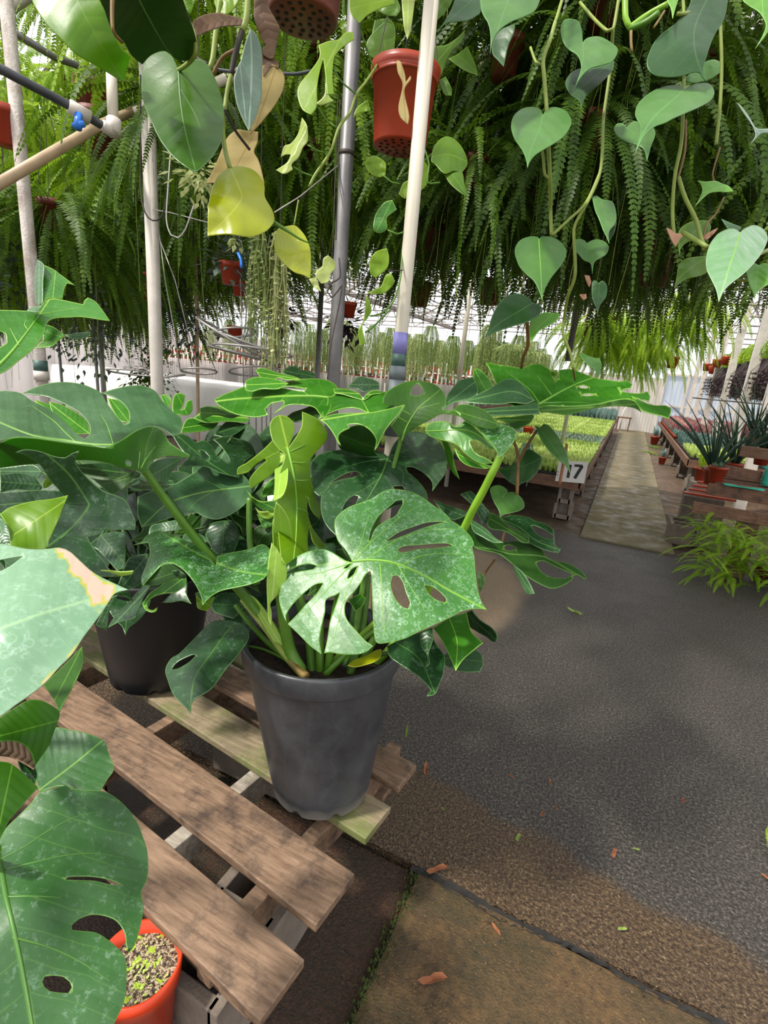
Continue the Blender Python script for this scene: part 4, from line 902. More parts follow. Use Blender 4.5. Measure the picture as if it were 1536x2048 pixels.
# petioles rising out of the pot
for s_ in ('285,935,1.12 350,1025,1.18 430,1125,1.26 500,1205,1.32 560,1275,1.33 600,1345,1.27|.0085,.013|g','330,985,1.3 400,1080,1.34 470,1160,1.38 560,1270,1.36|.006,.009|d',
 '558,1160,1.19 566,1230,1.22 580,1300,1.25 602,1342,1.25|.011,.016|g','640,1110,1.24 640,1200,1.3 640,1350,1.3|.008,.012|g','690,1140,1.2 670,1220,1.26 655,1350,1.3|.007,.011|g','720,1120,1.4 712,1200,1.4 690,1350,1.34|.01,.013|d','735,1150,1.38 725,1250,1.38 700,1350,1.32|.01,.012|g','760,1235,1.3 700,1290,1.32 640,1350,1.3|.006,.008|l','748,1260,1.25 690,1310,1.28 650,1350,1.28|.006,.009|g','480,1290,1.36 530,1300,1.34 590,1330,1.3|.003,.004|g','470,1210,1.4 520,1270,1.38 590,1335,1.32|.006,.009|g','600,1180,1.35 615,1260,1.36 625,1350,1.3|.008,.012|g','778,1150,1.38 770,1230,1.38 720,1330,1.34|.008,.012|g','800,1300,1.32 760,1310,1.32 700,1330,1.32|.004,.007|d','580,1150,1.4 610,1250,1.4 640,1340,1.34|.009,.012|d'):
    a,b,c=s_.split('|'); stalk(mp,PX,a,[float(t) for t in b.split(',')],c)
# opened sheath and lime new shoot at soil level
L(mp,BB,'170,930 215,955 265,1020 305,1090 320,1130 372,1215 340,1200 290,1130 235,1040','170,930,1.34 320,1120,1.27 372,1215,1.24','plime',g=5,name='sheath')
stalk(mp,BB,'160,960,1.36 260,1080,1.3 320,1160,1.26 400,1250,1.23',(.006,.012),'y',name='sheath')
stalk(mp,BB,'300,1140,1.27 350,1200,1.24 395,1245,1.22 408,1252,1.21',(.002,.01),'r',name='sheath')
L(mp,C1,'515,1240 560,1205 640,1175 700,1140 745,1130 740,1180 700,1215 640,1235 570,1250','515,1240,1.2 740,1130,1.26 640,1235,1.2','yell',g=5,name='new_shoot')
L(mp,C1,'520,800 600,760 640,790 620,840 570,880 540,830','520,800,1.32 640,790,1.34 570,880,1.3','mid',g=5)
# ---------------------------------------------------------------- plant in the dark pot, behind left
dp=thing('potted_monstera','monstera with large drooping leaves in the shadowed black pot at the left','potted plant',(-1.40,1.17,.333))
bigpot(dp,(-1.40,1.17,.333),.15,(-1.40,1.17),.205,.44,M['black'])
L(dp,C4,'0,868 60,868 130,882 200,930 300,978 400,1058 470,1128 520,1163 548,1140 552,1085 500,1010 420,960 300,905 200,888 140,880 200,850 300,820 400,812 500,825 570,850 620,878 650,930 700,1000 765,1077 795,1050 790,990 740,930 680,900 625,878 720,850 800,835 880,835 950,865 1000,930 1060,990 1110,1030 1123,1070 1105,1120 1060,1145 1000,1100 940,1085 880,1095 820,1120 760,1160 660,1215 560,1200 400,1180 200,1155 80,1155 -60,1190 -100,900',
 '-60,900,1.15 400,812,1.3 880,835,1.34 1123,1070,1.2 660,1215,1.02 80,1155,0.98 450,1060,1.12','grey',mid='700,1200 560,1195 400,1170 200,1140 -50,1040',rib=.0028,ribs=('695,1190 660,1080 620,1010','470,1185 400,1120 330,1050 200,960'),amp=.006,label='broad glossy grey-green split leaf at the left',fold=.05)
L(dp,C4,'-60,1200 0,1185 80,1155 200,1155 400,1182 560,1203 660,1215 700,1195 760,1160 820,1120 880,1093 940,1083 1000,1110 1040,1180 1100,1222 1165,1258 1160,1277 1060,1265 990,1272 930,1300 905,1340 900,1368 870,1370 830,1350 740,1335 640,1302 480,1290 380,1320 200,1315 0,1337 -60,1340',
 '-60,1200,0.96 660,1215,1.0 940,1083,1.08 1165,1260,1.02 870,1370,1.05 200,1315,1.02 0,1337,1.05','under',holes=('768,1298 785,1288 805,1300 806,1318 790,1324 772,1314',),mid='860,1350 890,1290 900,1200 940,1100',amp=.006,label='bright underside of the same curled leaf',ribs=('865,1345 900,1280 960,1200','850,1345 860,1240'))
L(dp,PX,'31,905 49,899 78,902 107,912 130,915 143,907 158,902 151,923 163,943 182,962 208,982 230,990 250,1000 262,1020 271,1043 270,1060 230,1060 180,1062 176,1075 190,1100 210,1125 225,1143 267,1143 240,1152 200,1152 180,1140 140,1112 110,1095 92,1095 100,1070 112,1040 128,1000 118,980 100,960 80,930 55,912',
 '31,905,.92 158,902,.95 271,1050,1.0 128,1000,.98 267,1143,.98 110,1095,.95','dark',mid='100,1090 150,1050 180,1010 140,950 90,905',ribs=('122,1078 155,1045 172,1018',),rib=None,amp=.008,label='twisted dark leaf with a ragged pointed tip')
L(dp,C5,'0,165 60,120 200,80 350,60 455,35 420,120 380,220 330,330 300,392 180,392 70,378 62,270 25,200','0,165,.86 455,35,.92 300,392,.84 70,378,.82','lime',g=8,amp=.006,label='yellow-green curled leaf face')
L(dp,C5,'-20,180 20,200 60,270 75,375 0,360 -40,300','-20,180,.85 75,375,.82 -20,360,.82','grey',g=8)
L(dp,C5,'330,300 420,330 560,270 640,420 745,545 660,560 560,520 480,430 400,385 300,392','330,300,.98 745,545,1.0 300,392,.95','mid',g=8)
L(dp,PX,'176,1143 210,1140 245,1143 267,1141 262,1149 230,1153 195,1152','176,1143,.97 267,1141,.96 230,1153,.97','plime',g=4)
c0=(0,900,2.56)
L(dp,c0,'705,240 800,200 900,172 1000,112 1060,75 1150,110 1240,125 1285,190 1270,260 1200,320 1120,355 1050,345 1000,322 900,340 780,380 725,395 705,330','705,300,1.3 1060,75,1.55 1285,190,1.5 780,380,1.3','grey',mid='1160,200 1050,215 950,240 850,280 740,380',rib=.002,ribs=('1150,205 1060,160 980,150','1100,210 1010,260 960,320'),amp=.006,label='rounded dark leaf in the middle of the left group')
L(dp,C4,'1060,1140 1110,1130 1150,1140 1200,1180 1250,1170 1300,1200 1330,1260 1400,1312 1412,1290 1360,1210 1310,1165 1380,1145 1460,1160 1540,1190 1560,1260 1500,1310 1470,1400 1350,1370 1250,1330 1100,1340 1160,1270 1110,1220','1060,1140,1.5 1540,1190,1.7 1470,1400,1.5 1100,1340,1.4','dark',mid='1100,1150 1250,1280 1400,1380',holes=('1215,1230 1250,1235 1285,1270 1280,1298 1240,1280',),amp=.006)
L(dp,C4,'900,1360 930,1310 1000,1280 1130,1270 1100,1310 1050,1370 1030,1430 950,1410','900,1360,1.2 1130,1270,1.3 1030,1430,1.25','grey',g=8)
L(dp,C4,'430,1300 480,1318 640,1310 800,1345 865,1375 850,1400 700,1400 540,1380 450,1350','430,1300,1.2 865,1375,1.25 540,1390,1.15','dark',g=8)
L(dp,C4,'560,1400 620,1412 700,1410 800,1370 836,1340 815,1400 780,1450 720,1490 680,1502 620,1450','560,1400,1.15 836,1340,1.18 680,1502,1.12','underd',g=7)
L(dp,C4,'770,1450 850,1405 900,1420 1060,1415 1072,1440 1040,1465 980,1476 850,1472','770,1450,1.25 1072,1430,1.32 980,1476,1.25','grey',g=7,holes=('790,1450 850,1415 858,1430 830,1445',))
for pts,dd,mt in (('0,1380 100,1370 200,1390 260,1460 240,1480 100,1470 0,1490','0,1380,1.25 200,1390,1.3 100,1470,1.25','dark'),('0,1490 150,1480 250,1475 400,1480 420,1560 300,1620 100,1640 -40,1600','0,1490,1.2 420,1520,1.25 100,1640,1.2','dark'),('260,1440 285,1395 320,1400 328,1430 290,1460 268,1465','260,1440,1.1 328,1400,1.1 290,1460,1.1','lime'),('0,1340 200,1320 260,1360 240,1400 100,1380 0,1390','0,1340,1.3 260,1330,1.3 100,1390,1.3','grey')):
    L(dp,C4,pts,dd,mt,g=8)
# small leaves behind
for pts,dd,mt in (('985,895 1020,888 1048,905 1052,940 1035,975 1010,950','985,895,1.8 1052,905,1.8 1035,975,1.75','mid'),('1060,985 1062,920 1080,885 1110,880 1138,895 1130,940 1110,985 1130,975 1150,930 1180,920 1182,990 1150,1015 1080,1010','1060,985,1.7 1138,895,1.8 1182,990,1.75','mid'),
  ('1110,1125 1150,1040 1250,1035 1350,1052 1310,1100 1200,1120','1110,1125,1.6 1350,1052,1.8 1150,1040,1.7','mid'),('1190,1035 1250,985 1320,960 1400,985 1540,1040 1500,1060 1400,1055 1270,1062','1190,1035,1.7 1540,1040,1.8 1320,960,1.8','mid'),
  ('1310,1140 1400,1050 1500,1070 1540,1060 1480,1110 1400,1150','1310,1140,1.7 1540,1060,1.8 1400,1050,1.8','dark'),('300,930 400,960 520,1040 560,1130 440,1120 330,1010','300,930,1.5 560,1130,1.4 400,960,1.5','mid'),('660,910 740,930 790,990 795,1060 740,1050 690,980','660,910,1.5 795,1060,1.4 740,930,1.5','mid'),
  ('210,920 330,960 420,1030 380,1060 280,1010','210,920,1.7 420,1030,1.6 280,1010,1.6','mid')):
    L(dp,C4,pts,dd,mt,g=6)
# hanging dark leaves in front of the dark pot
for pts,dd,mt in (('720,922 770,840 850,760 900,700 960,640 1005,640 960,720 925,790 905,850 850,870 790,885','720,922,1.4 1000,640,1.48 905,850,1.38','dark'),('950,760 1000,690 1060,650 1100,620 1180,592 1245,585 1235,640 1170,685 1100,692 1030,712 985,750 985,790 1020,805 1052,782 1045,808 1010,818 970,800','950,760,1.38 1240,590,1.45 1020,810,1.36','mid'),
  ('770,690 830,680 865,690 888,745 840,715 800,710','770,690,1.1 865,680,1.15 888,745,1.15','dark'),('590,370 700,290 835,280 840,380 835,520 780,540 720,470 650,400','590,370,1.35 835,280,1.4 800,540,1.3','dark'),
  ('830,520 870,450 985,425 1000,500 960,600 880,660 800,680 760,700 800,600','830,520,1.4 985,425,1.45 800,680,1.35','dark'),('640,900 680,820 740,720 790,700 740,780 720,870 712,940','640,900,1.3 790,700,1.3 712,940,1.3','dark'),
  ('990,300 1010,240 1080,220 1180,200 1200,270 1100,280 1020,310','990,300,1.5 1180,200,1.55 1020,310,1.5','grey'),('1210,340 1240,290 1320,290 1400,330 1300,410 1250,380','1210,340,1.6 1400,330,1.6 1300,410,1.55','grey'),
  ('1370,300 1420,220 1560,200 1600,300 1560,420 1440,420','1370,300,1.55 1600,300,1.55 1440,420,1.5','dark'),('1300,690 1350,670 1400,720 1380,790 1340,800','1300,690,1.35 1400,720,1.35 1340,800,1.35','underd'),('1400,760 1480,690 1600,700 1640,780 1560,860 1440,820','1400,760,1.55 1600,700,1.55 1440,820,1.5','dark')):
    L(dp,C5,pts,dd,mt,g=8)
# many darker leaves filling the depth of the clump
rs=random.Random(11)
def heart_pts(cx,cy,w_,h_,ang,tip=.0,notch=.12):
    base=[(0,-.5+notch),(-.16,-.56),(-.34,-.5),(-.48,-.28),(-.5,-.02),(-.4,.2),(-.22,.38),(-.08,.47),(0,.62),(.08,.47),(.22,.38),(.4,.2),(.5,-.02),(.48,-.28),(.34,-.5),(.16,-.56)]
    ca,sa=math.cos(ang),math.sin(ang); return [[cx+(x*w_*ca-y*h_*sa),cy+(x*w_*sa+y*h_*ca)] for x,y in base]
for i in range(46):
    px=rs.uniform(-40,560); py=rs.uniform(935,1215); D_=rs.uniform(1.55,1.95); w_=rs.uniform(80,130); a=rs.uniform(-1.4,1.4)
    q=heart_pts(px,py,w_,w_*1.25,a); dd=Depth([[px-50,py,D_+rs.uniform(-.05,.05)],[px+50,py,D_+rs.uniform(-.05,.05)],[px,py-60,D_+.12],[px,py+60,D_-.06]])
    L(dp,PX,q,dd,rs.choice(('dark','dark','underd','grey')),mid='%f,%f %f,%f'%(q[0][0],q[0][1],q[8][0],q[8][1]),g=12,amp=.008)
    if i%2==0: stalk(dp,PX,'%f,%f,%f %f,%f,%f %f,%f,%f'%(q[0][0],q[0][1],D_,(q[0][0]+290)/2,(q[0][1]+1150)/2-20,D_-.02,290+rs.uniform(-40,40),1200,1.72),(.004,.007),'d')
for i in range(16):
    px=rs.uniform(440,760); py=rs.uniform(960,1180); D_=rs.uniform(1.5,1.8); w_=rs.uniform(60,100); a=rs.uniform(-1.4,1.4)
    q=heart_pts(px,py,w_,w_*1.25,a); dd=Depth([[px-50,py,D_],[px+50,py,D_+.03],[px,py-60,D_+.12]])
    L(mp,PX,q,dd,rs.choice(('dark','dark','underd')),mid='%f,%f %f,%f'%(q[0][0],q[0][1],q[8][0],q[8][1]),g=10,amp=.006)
# ---------------------------------------------------------------- foreground plant, left edge
fp=thing('foreground_monstera','monstera reaching in from the left edge with a pale scorched leaf','plant',(-1.25,.35,0))
mb=MB(); mb.lathe((-1.25,.35,0),[(0,0),(.14,0),(.19,.36),(.205,.36),(.21,.42),(.19,.42),(.185,.37),(0,.37)],40); mb.build('pot',M['black'],fp,True)
L(fp,C5,'-160,420 0,362 60,370 180,395 300,397 400,387 470,415 530,470 620,550 720,605 855,667 770,690 720,760 650,860 560,980 480,1100 400,1180 300,1290 200,1370 100,1440 0,1512 -200,1600 -300,1000',
 '-160,420,.74 400,387,.78 855,667,.74 300,1290,.6 -100,1560,.54 200,850,.64','pale',mid='-280,1050 0,930 300,820 855,667',holes=('-60,480 60,455 160,440 110,480 60,515 0,545 -60,560',),amp=.006,edge='400,387 470,415 530,470|'.split('|')[0]+' 560,500 640,800 720,720 650,860 560,980 480,1100 400,1180 300,1290',label='large pale dusty leaf with scorched pink edge',g=14)
L(fp,C5,'290,1300 420,1180 550,1045 555,1150 520,1250 440,1400 398,1482 360,1400','290,1300,.82 550,1045,.85 398,1482,.76','under',g=8)
L(fp,C6,'-60,140 0,112 160,10 240,0 300,20 372,70 370,120 330,230 300,300 222,412 180,310 100,262 0,265 -60,300','-60,140,.66 300,20,.7 222,412,.66 0,265,.62','under',g=9,label='bright underside of a curled leaf lobe')
L(fp,C6,'-40,270 60,255 140,270 200,330 225,400 215,440 150,400 60,360 -40,350','-40,270,.7 225,400,.7 60,350,.68','brown',g=7)
L(fp,C6,'110,380 200,400 232,470 220,540 180,500 130,440','110,380,.69 232,470,.69 180,500,.68','dark',g=6)
L(fp,C6,'-60,380 0,390 60,400 130,450 240,555 180,620 120,690 60,760 10,860 -60,1000','-60,380,.62 240,555,.62 10,860,.56','under',g=9,label='bright underside of the second curled lobe')
L(fp,C6,'210,420 260,300 340,180 450,190 560,215 660,262 685,330 720,432 680,500 630,572 560,585 480,565 380,545 250,580','210,420,.84 560,215,.88 720,432,.84 380,560,.8','fore',mid='250,570 450,420 560,330',g=11)
L(fp,C6,'-80,960 0,880 40,810 110,740 200,650 250,585 340,560 420,540 460,560 500,566 570,572 640,575 720,610 800,680 860,760 900,860 930,960 936,1080 920,1160 890,1215 905,1300 900,1370 875,1480 845,1560 812,1600 795,1540 790,1480 740,1400 660,1365 580,1358 500,1385 450,1430 455,1455 520,1462 600,1470 660,1500 700,1530 780,1610 800,1700 785,1900 720,2048 620,2250 300,2350 -80,2250',
 '-80,960,.66 420,540,.74 936,1080,.72 812,1600,.62 720,2048,.56 0,2100,.52 200,1300,.6 450,1400,.62','fore',mid='-20,950 10,1080 40,1250 75,1400 120,1600 170,1850 230,2200',rib=.0035,
 ribs=('0,1010 150,930 300,830 480,740 640,700','30,1070 200,1030 400,985 600,970 800,1000','45,1245 200,1240 400,1250','80,1500 300,1560 500,1650 700,1780'),
 holes=('410,1137 430,1120 500,1116 600,1120 700,1140 770,1172 700,1168 600,1145 480,1140','268,1780 280,1750 330,1742 400,1750 440,1780 455,1815 430,1855 370,1850 310,1840 280,1815'),amp=.005,g=15,label='big dark green leaf filling the lower left corner')
L(fp,C4,'218,320 215,150 232,60 270,92 265,200 262,328 240,340','218,320,.95 232,60,1.0 265,328,.93','grey',g=6)
L(fp,C4,'268,92 330,120 370,150 462,218 412,205 395,240 385,300 300,300 258,330','268,92,1.0 462,218,1.0 300,330,.94','mid',g=7,label='upright bright lobe at the left edge')
L(fp,C4,'-80,370 0,370 100,372 160,376 232,385 240,365 270,322 330,300 450,322 512,336 520,310 540,293 590,320 630,370 676,437 620,430 560,420 490,412 420,415 340,420 290,448 262,530 200,612 100,692 40,740 -80,800','-80,370,.86 540,293,.98 676,437,.96 200,612,.86 0,760,.8','mid',mid='-60,760 60,640 170,500 240,400',rib=.003,ribs=('180,500 150,460 160,430','120,590 60,480','230,400 400,370 520,350'),amp=.007,label='bright curled leaf at the left edge above the horizon',g=8,holes=('-60,560 0,500 35,520 42,570 0,600',))
L(fp,C4,'160,376 200,352 258,340 275,318 232,386','160,376,.89 275,318,.92 232,386,.88','grey',g=4)
L(fp,C4,'270,455 330,475 400,525 350,562 262,560','270,455,.98 400,525,1.0 262,560,.96','mid',g=5)
L(fp,C4,'395,522 450,515 500,508 560,505 525,540 440,546','395,522,1.0 560,505,1.02 440,546,1.0','grey',g=4)
L(fp,C4,'222,605 262,562 352,562 320,592 260,600','222,605,.95 352,562,.98 260,600,.95','mid',g=4)
for s_ in ('-60,1350,.8 -120,1500,.95 -250,1700,1.2|.008,.01|g','-40,1160,.66 -150,1500,.9 -260,1750,1.2|.008,.012|g','-10,1700,.6 -120,1800,.8 -300,1900,1.1|.007,.01|g','-30,760,.85 -140,1200,.95 -250,1750,1.2|.007,.01|g'):
    a,b,c=s_.split('|'); stalk(fp,PX,a,[float(t) for t in b.split(',')],c)
# orange pot at the bottom left
op=thing('seedling_pot','orange pot of gritty soil with tiny seedlings below the boards, bottom left','pot',(-.68,.50,.08))
c=(-.68,.50); z1=.30
mb=MB(); mb.lathe((c[0],c[1],.08),[(0,0),(.058,0),(.072,.17),(.08,.17),(.084,.22),(.078,.22),(.07,.18)],48); mb.build('pot',M['potr'],op,True)
mb=MB(); vs=[(c[0],c[1],.272)]; 
for i in range(1,10):
    for j in range(40): q=j*math.pi/20; r=.0735*i/9; vs.append((c[0]+r*math.cos(q),c[1]+r*math.sin(q),.272+.003*noise.noise(Vector((r*math.cos(q)*60,r*math.sin(q)*60,0)))))
mb.add(vs,[(0,1+j,1+(j+1)%40) for j in range(40)]+[(1+i*40+j,1+(i+1)*40+j,1+(i+1)*40+(j+1)%40,1+i*40+(j+1)%40) for i in range(8) for j in range(40)]); mb.build('soil',M['seeds'],op,True)
rs=random.Random(4); mb=MB()
for i in range(60):
    a=rs.uniform(0,6.28); r=rs.uniform(0,.065); x=c[0]+r*math.cos(a); y=c[1]+r*math.sin(a); s_=rs.uniform(.002,.004)
    mb.add([(x-s_,y,.276),(x,y-s_,.277),(x+s_,y,.279),(x,y+s_,.277)],[(0,1,2,3)])
o=mb.build('seedlings',LM['plime'],op); o['kind']='stuff'
mb=MB(); mb.box((-.68,.50,.033),(.2,.2,.094)); tag(mb.build('paving_stone',M['block'],None,bevel=.006,origin=(-.68,.50,-.014)),'small paving stone under the orange seedling pot at the bottom left','stone')
# ---------------------------------------------------------------- ferns
def frond(mb,base,az,L_,rise,rs,drop=1.0,n=30,wmax=.04,mi=0,droopl=.35,turn=0,wf=.46,twist=1.2):
    P=[]; p=np.array(base,float); el=rise; s_=L_/n; d=None
    for i in range(n+1):
        P.append(p.copy()); e=max(-1.5,el-(rise+1.45)*drop*(i/n)**.65)
        a=az+turn*i/n; d=np.array([math.cos(a)*math.cos(e),math.sin(a)*math.cos(e),math.sin(e)]); p=p+d*s_
    tw=rs.uniform(-twist,twist); side=nrm(np.array([-math.sin(az)*math.cos(tw)+math.cos(az)*math.sin(tw),math.cos(az)*math.cos(tw)+math.sin(az)*math.sin(tw),0]))
    # rachis
    vs=[];w0=.0022
    for i,q in enumerate(P): ww=w0*(1-.8*i/n); vs+=[q-side*ww,q+side*ww]
    mb.add(vs,[(2*i,2*i+1,2*i+3,2*i+2) for i in range(n)],mi)
    for i in range(2,n):
        t=i/n; ln=wmax*(math.sin(min(1,t*2.2)*1.45))*(1-t)**.55*rs.uniform(.85,1.1)
        if ln<.004: continue
        q=P[i]; dd=nrm(P[i+1]-P[i-1]); nn=np.cross(dd,side); w_=s_*wf
        for sg in (-1,1):
            tip=q+side*sg*ln+dd*ln*.28-np.array([0,0,ln*droopl*rs.uniform(.4,1.3)])
            m_=q+(tip-q)*.45
            mb.add([q-dd*w_*.5,m_-dd*w_,tip,m_+dd*w_,q+dd*w_*.6],[(0,1,2,3,4)],mi)
def fern(name,label,seed,nf,L0,L1,mat,group=None,pot=True,wmax=.04,rise=(-.5,1.1),drop=1.0,n=30,runners=6,hang=.5):
    rs=random.Random(seed); t=thing(name,label,'fern',(0,0,0),group)
    mb=MB()
    for i in range(nf):
        az=rs.uniform(0,6.283); frond(mb,(math.cos(az)*.03,math.sin(az)*.03,0),az,rs.uniform(L0,L1),rs.uniform(*rise),rs,drop*rs.uniform(.8,1.1),n,wmax*rs.uniform(.7,1.1),0,.35,rs.uniform(-.5,.5))
    mb.build('fronds',mat,t)
    if runners:
        mb=MB()
        for i in range(runners):
            a=rs.uniform(0,6.28); r=rs.uniform(.1,.25); l=rs.uniform(.5,1.0); x,y=r*math.cos(a),r*math.sin(a)
            mb.tube([(x*.4,y*.4,0),(x,y,-.15),(x+rs.uniform(-.03,.03),y+rs.uniform(-.03,.03),-l*.6),(x+rs.uniform(-.05,.05),y,-l)],.0013,4)
        mb.build('runners',STEM['y'],t)
    if pot:
        mb=MB(); mb.lathe((0,0,-.1),[(0,0),(.05,0),(.07,.1),(.075,.1),(.078,.13),(.07,.13),(0,.11)],18); mb.build('pot',M['potd'],t,True)
        mb=MB()
        for k_ in range(3): a=k_*2.094; mb.tube([(.09*math.cos(a),.09*math.sin(a),0),(0,0,hang)],.0014,4)
        mb.build('hanger',M['dwire'],t)
    return t
protos=[fern('hanging_fern','',s,92,.5,1.0,FM['fern'],runners=5,wmax=.046,n=46) for s in (1,2)]+[fern('hanging_fern','',3,110,.5,1.05,FM['fernd'],runners=9,wmax=.046,n=46),fern('hanging_fern','',4,80,.4,.8,FM['fernl'],runners=3,wmax=.052,n=44)]
ENV=[(-400,700),(0,690),(450,680),(480,640),(560,620),(650,575),(700,560),(770,560),(820,600),(870,630),(960,600),(1000,600),(1060,650),(1150,660),(1200,740),(1250,765),(1300,765),(1350,690),(1400,640),(1536,620),(1900,610)]
def env(x): return float(np.interp(x,[e[0] for e in ENV],[e[1] for e in ENV]))
rs=random.Random(21); spots=[]
def gname(px):
    return 'left' if px<520 else ('mid' if px<1000 else 'right')
for iy in range(0,6):
    for ix in range(-13,4):
        x=ix*.66+rs.uniform(-.12,.12)+(.33 if iy%2 else 0); y=1.9+iy*.72+rs.uniform(-.1,.1)
        if x>1.3 or math.hypot(x,y)<2.35: continue
        if x>-1.6 and y<2.6: continue
        for z in (1.98,2.45,2.95,3.45):
            zz=z+rs.uniform(-.08,.08)+.1
            px,py,D_=proj((x,y,zz))
            if D_<1.9 or px<-170 or px>1720: continue
            bx,by,_=proj((x,y,zz-.58)); tx,ty,_=proj((x,y,zz+.2))
            if by>env(bx)+6 or by<-520: continue
            if px<290 and ty<190 and rs.random()<.62: continue      # the roof shows through top left
            if 880<px<1010 and py<140 and rs.random()<.6: continue
            spots.append((x,y,zz,px,py,D_))
print('FERNS',len(spots))
seen={}
for i,(x,y,z,px,py,D_) in enumerate(spots):
    z0=gname(px)
    near='near' if D_<3.2 else 'far'
    lay={'left':'among the mass hanging at the left','mid':'among the ferns hanging behind the grey post','right':'among the ferns hanging over the path'}[z0]
    lab='green fern with trailing fronds, '+lay+(', front rows' if near=='near' else ', back rows')
    grp='hanging ferns '+z0+' '+near
    if px<260 and py<330: k_=3  # sunlit ferns upper left: sunlight put in as brighter frond colour
    elif D_>4.2: k_=rs.choice((0,1,2,3))
    elif px>900: k_=2  # shade at the right put in as the darker frond colour
    else: k_=rs.choice((0,1,2,2))
    p=protos[k_]; s_=rs.uniform(.85,1.1)
    if k_ not in seen:
        seen[k_]=1; p.location=(x,y,z); p.rotation_euler=(0,0,rs.uniform(0,6)); p['label']=lab; p['group']=grp
    else: dup(p,(x,y,z),rs.uniform(0,6.28),s_,lab,grp)
# bright ferns hanging low at the end of the row, over the path
fl=protos[3]
for i,(px,py,D_) in enumerate(((1205,690,6.6),(1255,700,6.9),(1310,690,6.7),(1225,640,6.2),(1290,650,6.2),(1350,650,6.0),(1180,655,6.0),(1400,600,5.6))):
    a=at(px,py,D_); dup(fl,a,i*1.3,1.0,'bright yellow-green fern hanging lowest over the path, seen against the roof light','bright low ferns over the path')
# big spreading fern on the ground, right
gf=fern('ground_fern','bushy bright green fern spilling onto the wet ground at the right edge',41,1,.3,.6,FM['fernl'],pot=False,runners=0)
for ch in list(gf.children): bpy.data.objects.remove(ch,do_unlink=True)
gc=np.array([1.05,4.95,.28]); gf.location=[float(a) for a in gc]
rs=random.Random(5); mb=MB()
for i in range(460):
    az=rs.uniform(0,6.283); bx=gc+np.array([rs.uniform(-.34,.85),rs.uniform(-.3,.25),rs.uniform(-.24,.2)])
    frond(mb,bx,az,rs.uniform(.2,.4),rs.uniform(.3,1.5),rs,.72,40,.034,0,.12,rs.uniform(-.4,.4),.4,.3)
mb.build('fronds',FM['fernl'],gf)
mb=MB(); mb.lathe((gc[0]+.3,gc[1]+.25,0),[(0,0),(.09,0),(.1,.14),(.11,.16),(0,.14)],20); mb.build('pot',M['potd'],gf,True)
for (px,py,s_) in ((1532,1660,.16),(812,1475,.09)):
    b=atZ(px,py,.015); t=thing('fern_sprig','small green fern sprig lying at the '+('right edge of the asphalt' if px>1000 else 'right side of the black pot'),'fern',b); mb=MB(); rs=random.Random(int(px)); 
    for i in range(5 if px>1000 else 1): frond(mb,b,rs.uniform(0,6.28) if px>1000 else 1.9,s_,.25,rs,.3,16,.02,0,.05)
    mb.build('fronds',FM['fernl'],t)
for i,(px,py) in enumerate(((1300,905),(1305,893))):
    b=atZ(px,py,.02); t=thing('fern_clump',('low green clump at the right edge of the path','second low clump behind it at the right edge of the path')[i],'plant',b); mb=MB(); rs=random.Random(i+70)
    for k_ in range(26): frond(mb,b,rs.uniform(0,6.28),.3,.6,rs,.7,12,.03)
    mb.build('fronds',FM['fern'],t)
# ---------------------------------------------------------------- trailing things further off
def trailing(name,label,cat,b,R_,Ln,n,mat,seed,leafs=True,wd=.012,group=None,hgt=.0,pot=None,lw=.02):
    rs=random.Random(seed); t=thing(name,label,cat,b,group); mb=MB(); b=np.array(b,float)
    for i in range(n):
        a=rs.uniform(0,6.28); r=R_*math.sqrt(rs.random()); x,y=r*math.cos(a),r*math.sin(a); l=Ln*rs.uniform(.6,1)
        P=[b+np.array([x*.5,y*.5,hgt]),b+np.array([x,y,-l*.15])]; k_=6
        for j in range(1,k_+1): P.append(P[-1]+np.array([rs.uniform(-.012,.012),rs.uniform(-.012,.012),-l*.85/k_]))
        mb.tube(P,.003 if leafs else wd,4)
        if leafs:
            m_=int(l/lw*1.0)
            for j in range(m_):
                u=j/m_*(len(P)-1); q=P[int(u)]+(P[min(int(u)+1,len(P)-1)]-P[int(u)])*(u-int(u)); aa=rs.uniform(0,6.28)
                dv=np.array([math.cos(aa),math.sin(aa),-.5])*lw*rs.uniform(.6,1.1); s_=np.array([-math.sin(aa),math.cos(aa),.3])*wd*.6
                mb.add([q,q+dv*.5-s_,q+dv,q+dv*.5+s_],[(0,1,2,3)])
    mb.build('foliage',mat,t)
    mb=MB(); mb.tube([b+np.array([0,0,hgt*.5]),b+np.array([0,0,1.25])],.002,4); mb.build('hanger',M['dwire'],t)
    if pot: mb=MB(); mb.lathe(b+np.array([0,0,-.02]),[(0,-.1),(.05,-.1),(.075,.03),(.08,.03),(.08,.055),(0,.04)],16); mb.build('pot',pot,t,True)
    return t
rs=random.Random(9)
rp=trailing('trailing_cactus','','hanging plant',(0,0,0),.2,.95,80,FM['rhip'],1,True,.01,hgt=.1,lw=.025)
sp=[]
for j in range(7):
    for i in range(9): sp.append((-1.9-i*.62-j*.12,9.2+j*1.35+rs.uniform(-.2,.2),2.12+rs.uniform(-.08,.12),rs.uniform(0,6),1))
for i in range(10): sp.append((-3.3-i*.55,8.6,2.1+rs.uniform(-.1,.1),i,.8))
place(rp,sp,lambda i,x,y:'pale green trailing cactus hanging in rows under the roof trusses')
for o in COL.objects:
    if o.name.startswith('trailing_cactus'): o['group']='trailing cactus rows under the trusses'
trailing('trailing_cactus','tall pale green trailing plant hanging just left of the big right-hand leaf','hanging plant',at(985,650,7.5),.18,.9,110,FM['rhip'],5,True,.01,lw=.025)
trailing('trailing_cactus','wide pale green trailing plant hanging above the big right-hand leaf','hanging plant',at(1030,690,7.2),.32,.75,150,FM['rhip'],6,True,.01,lw=.025)
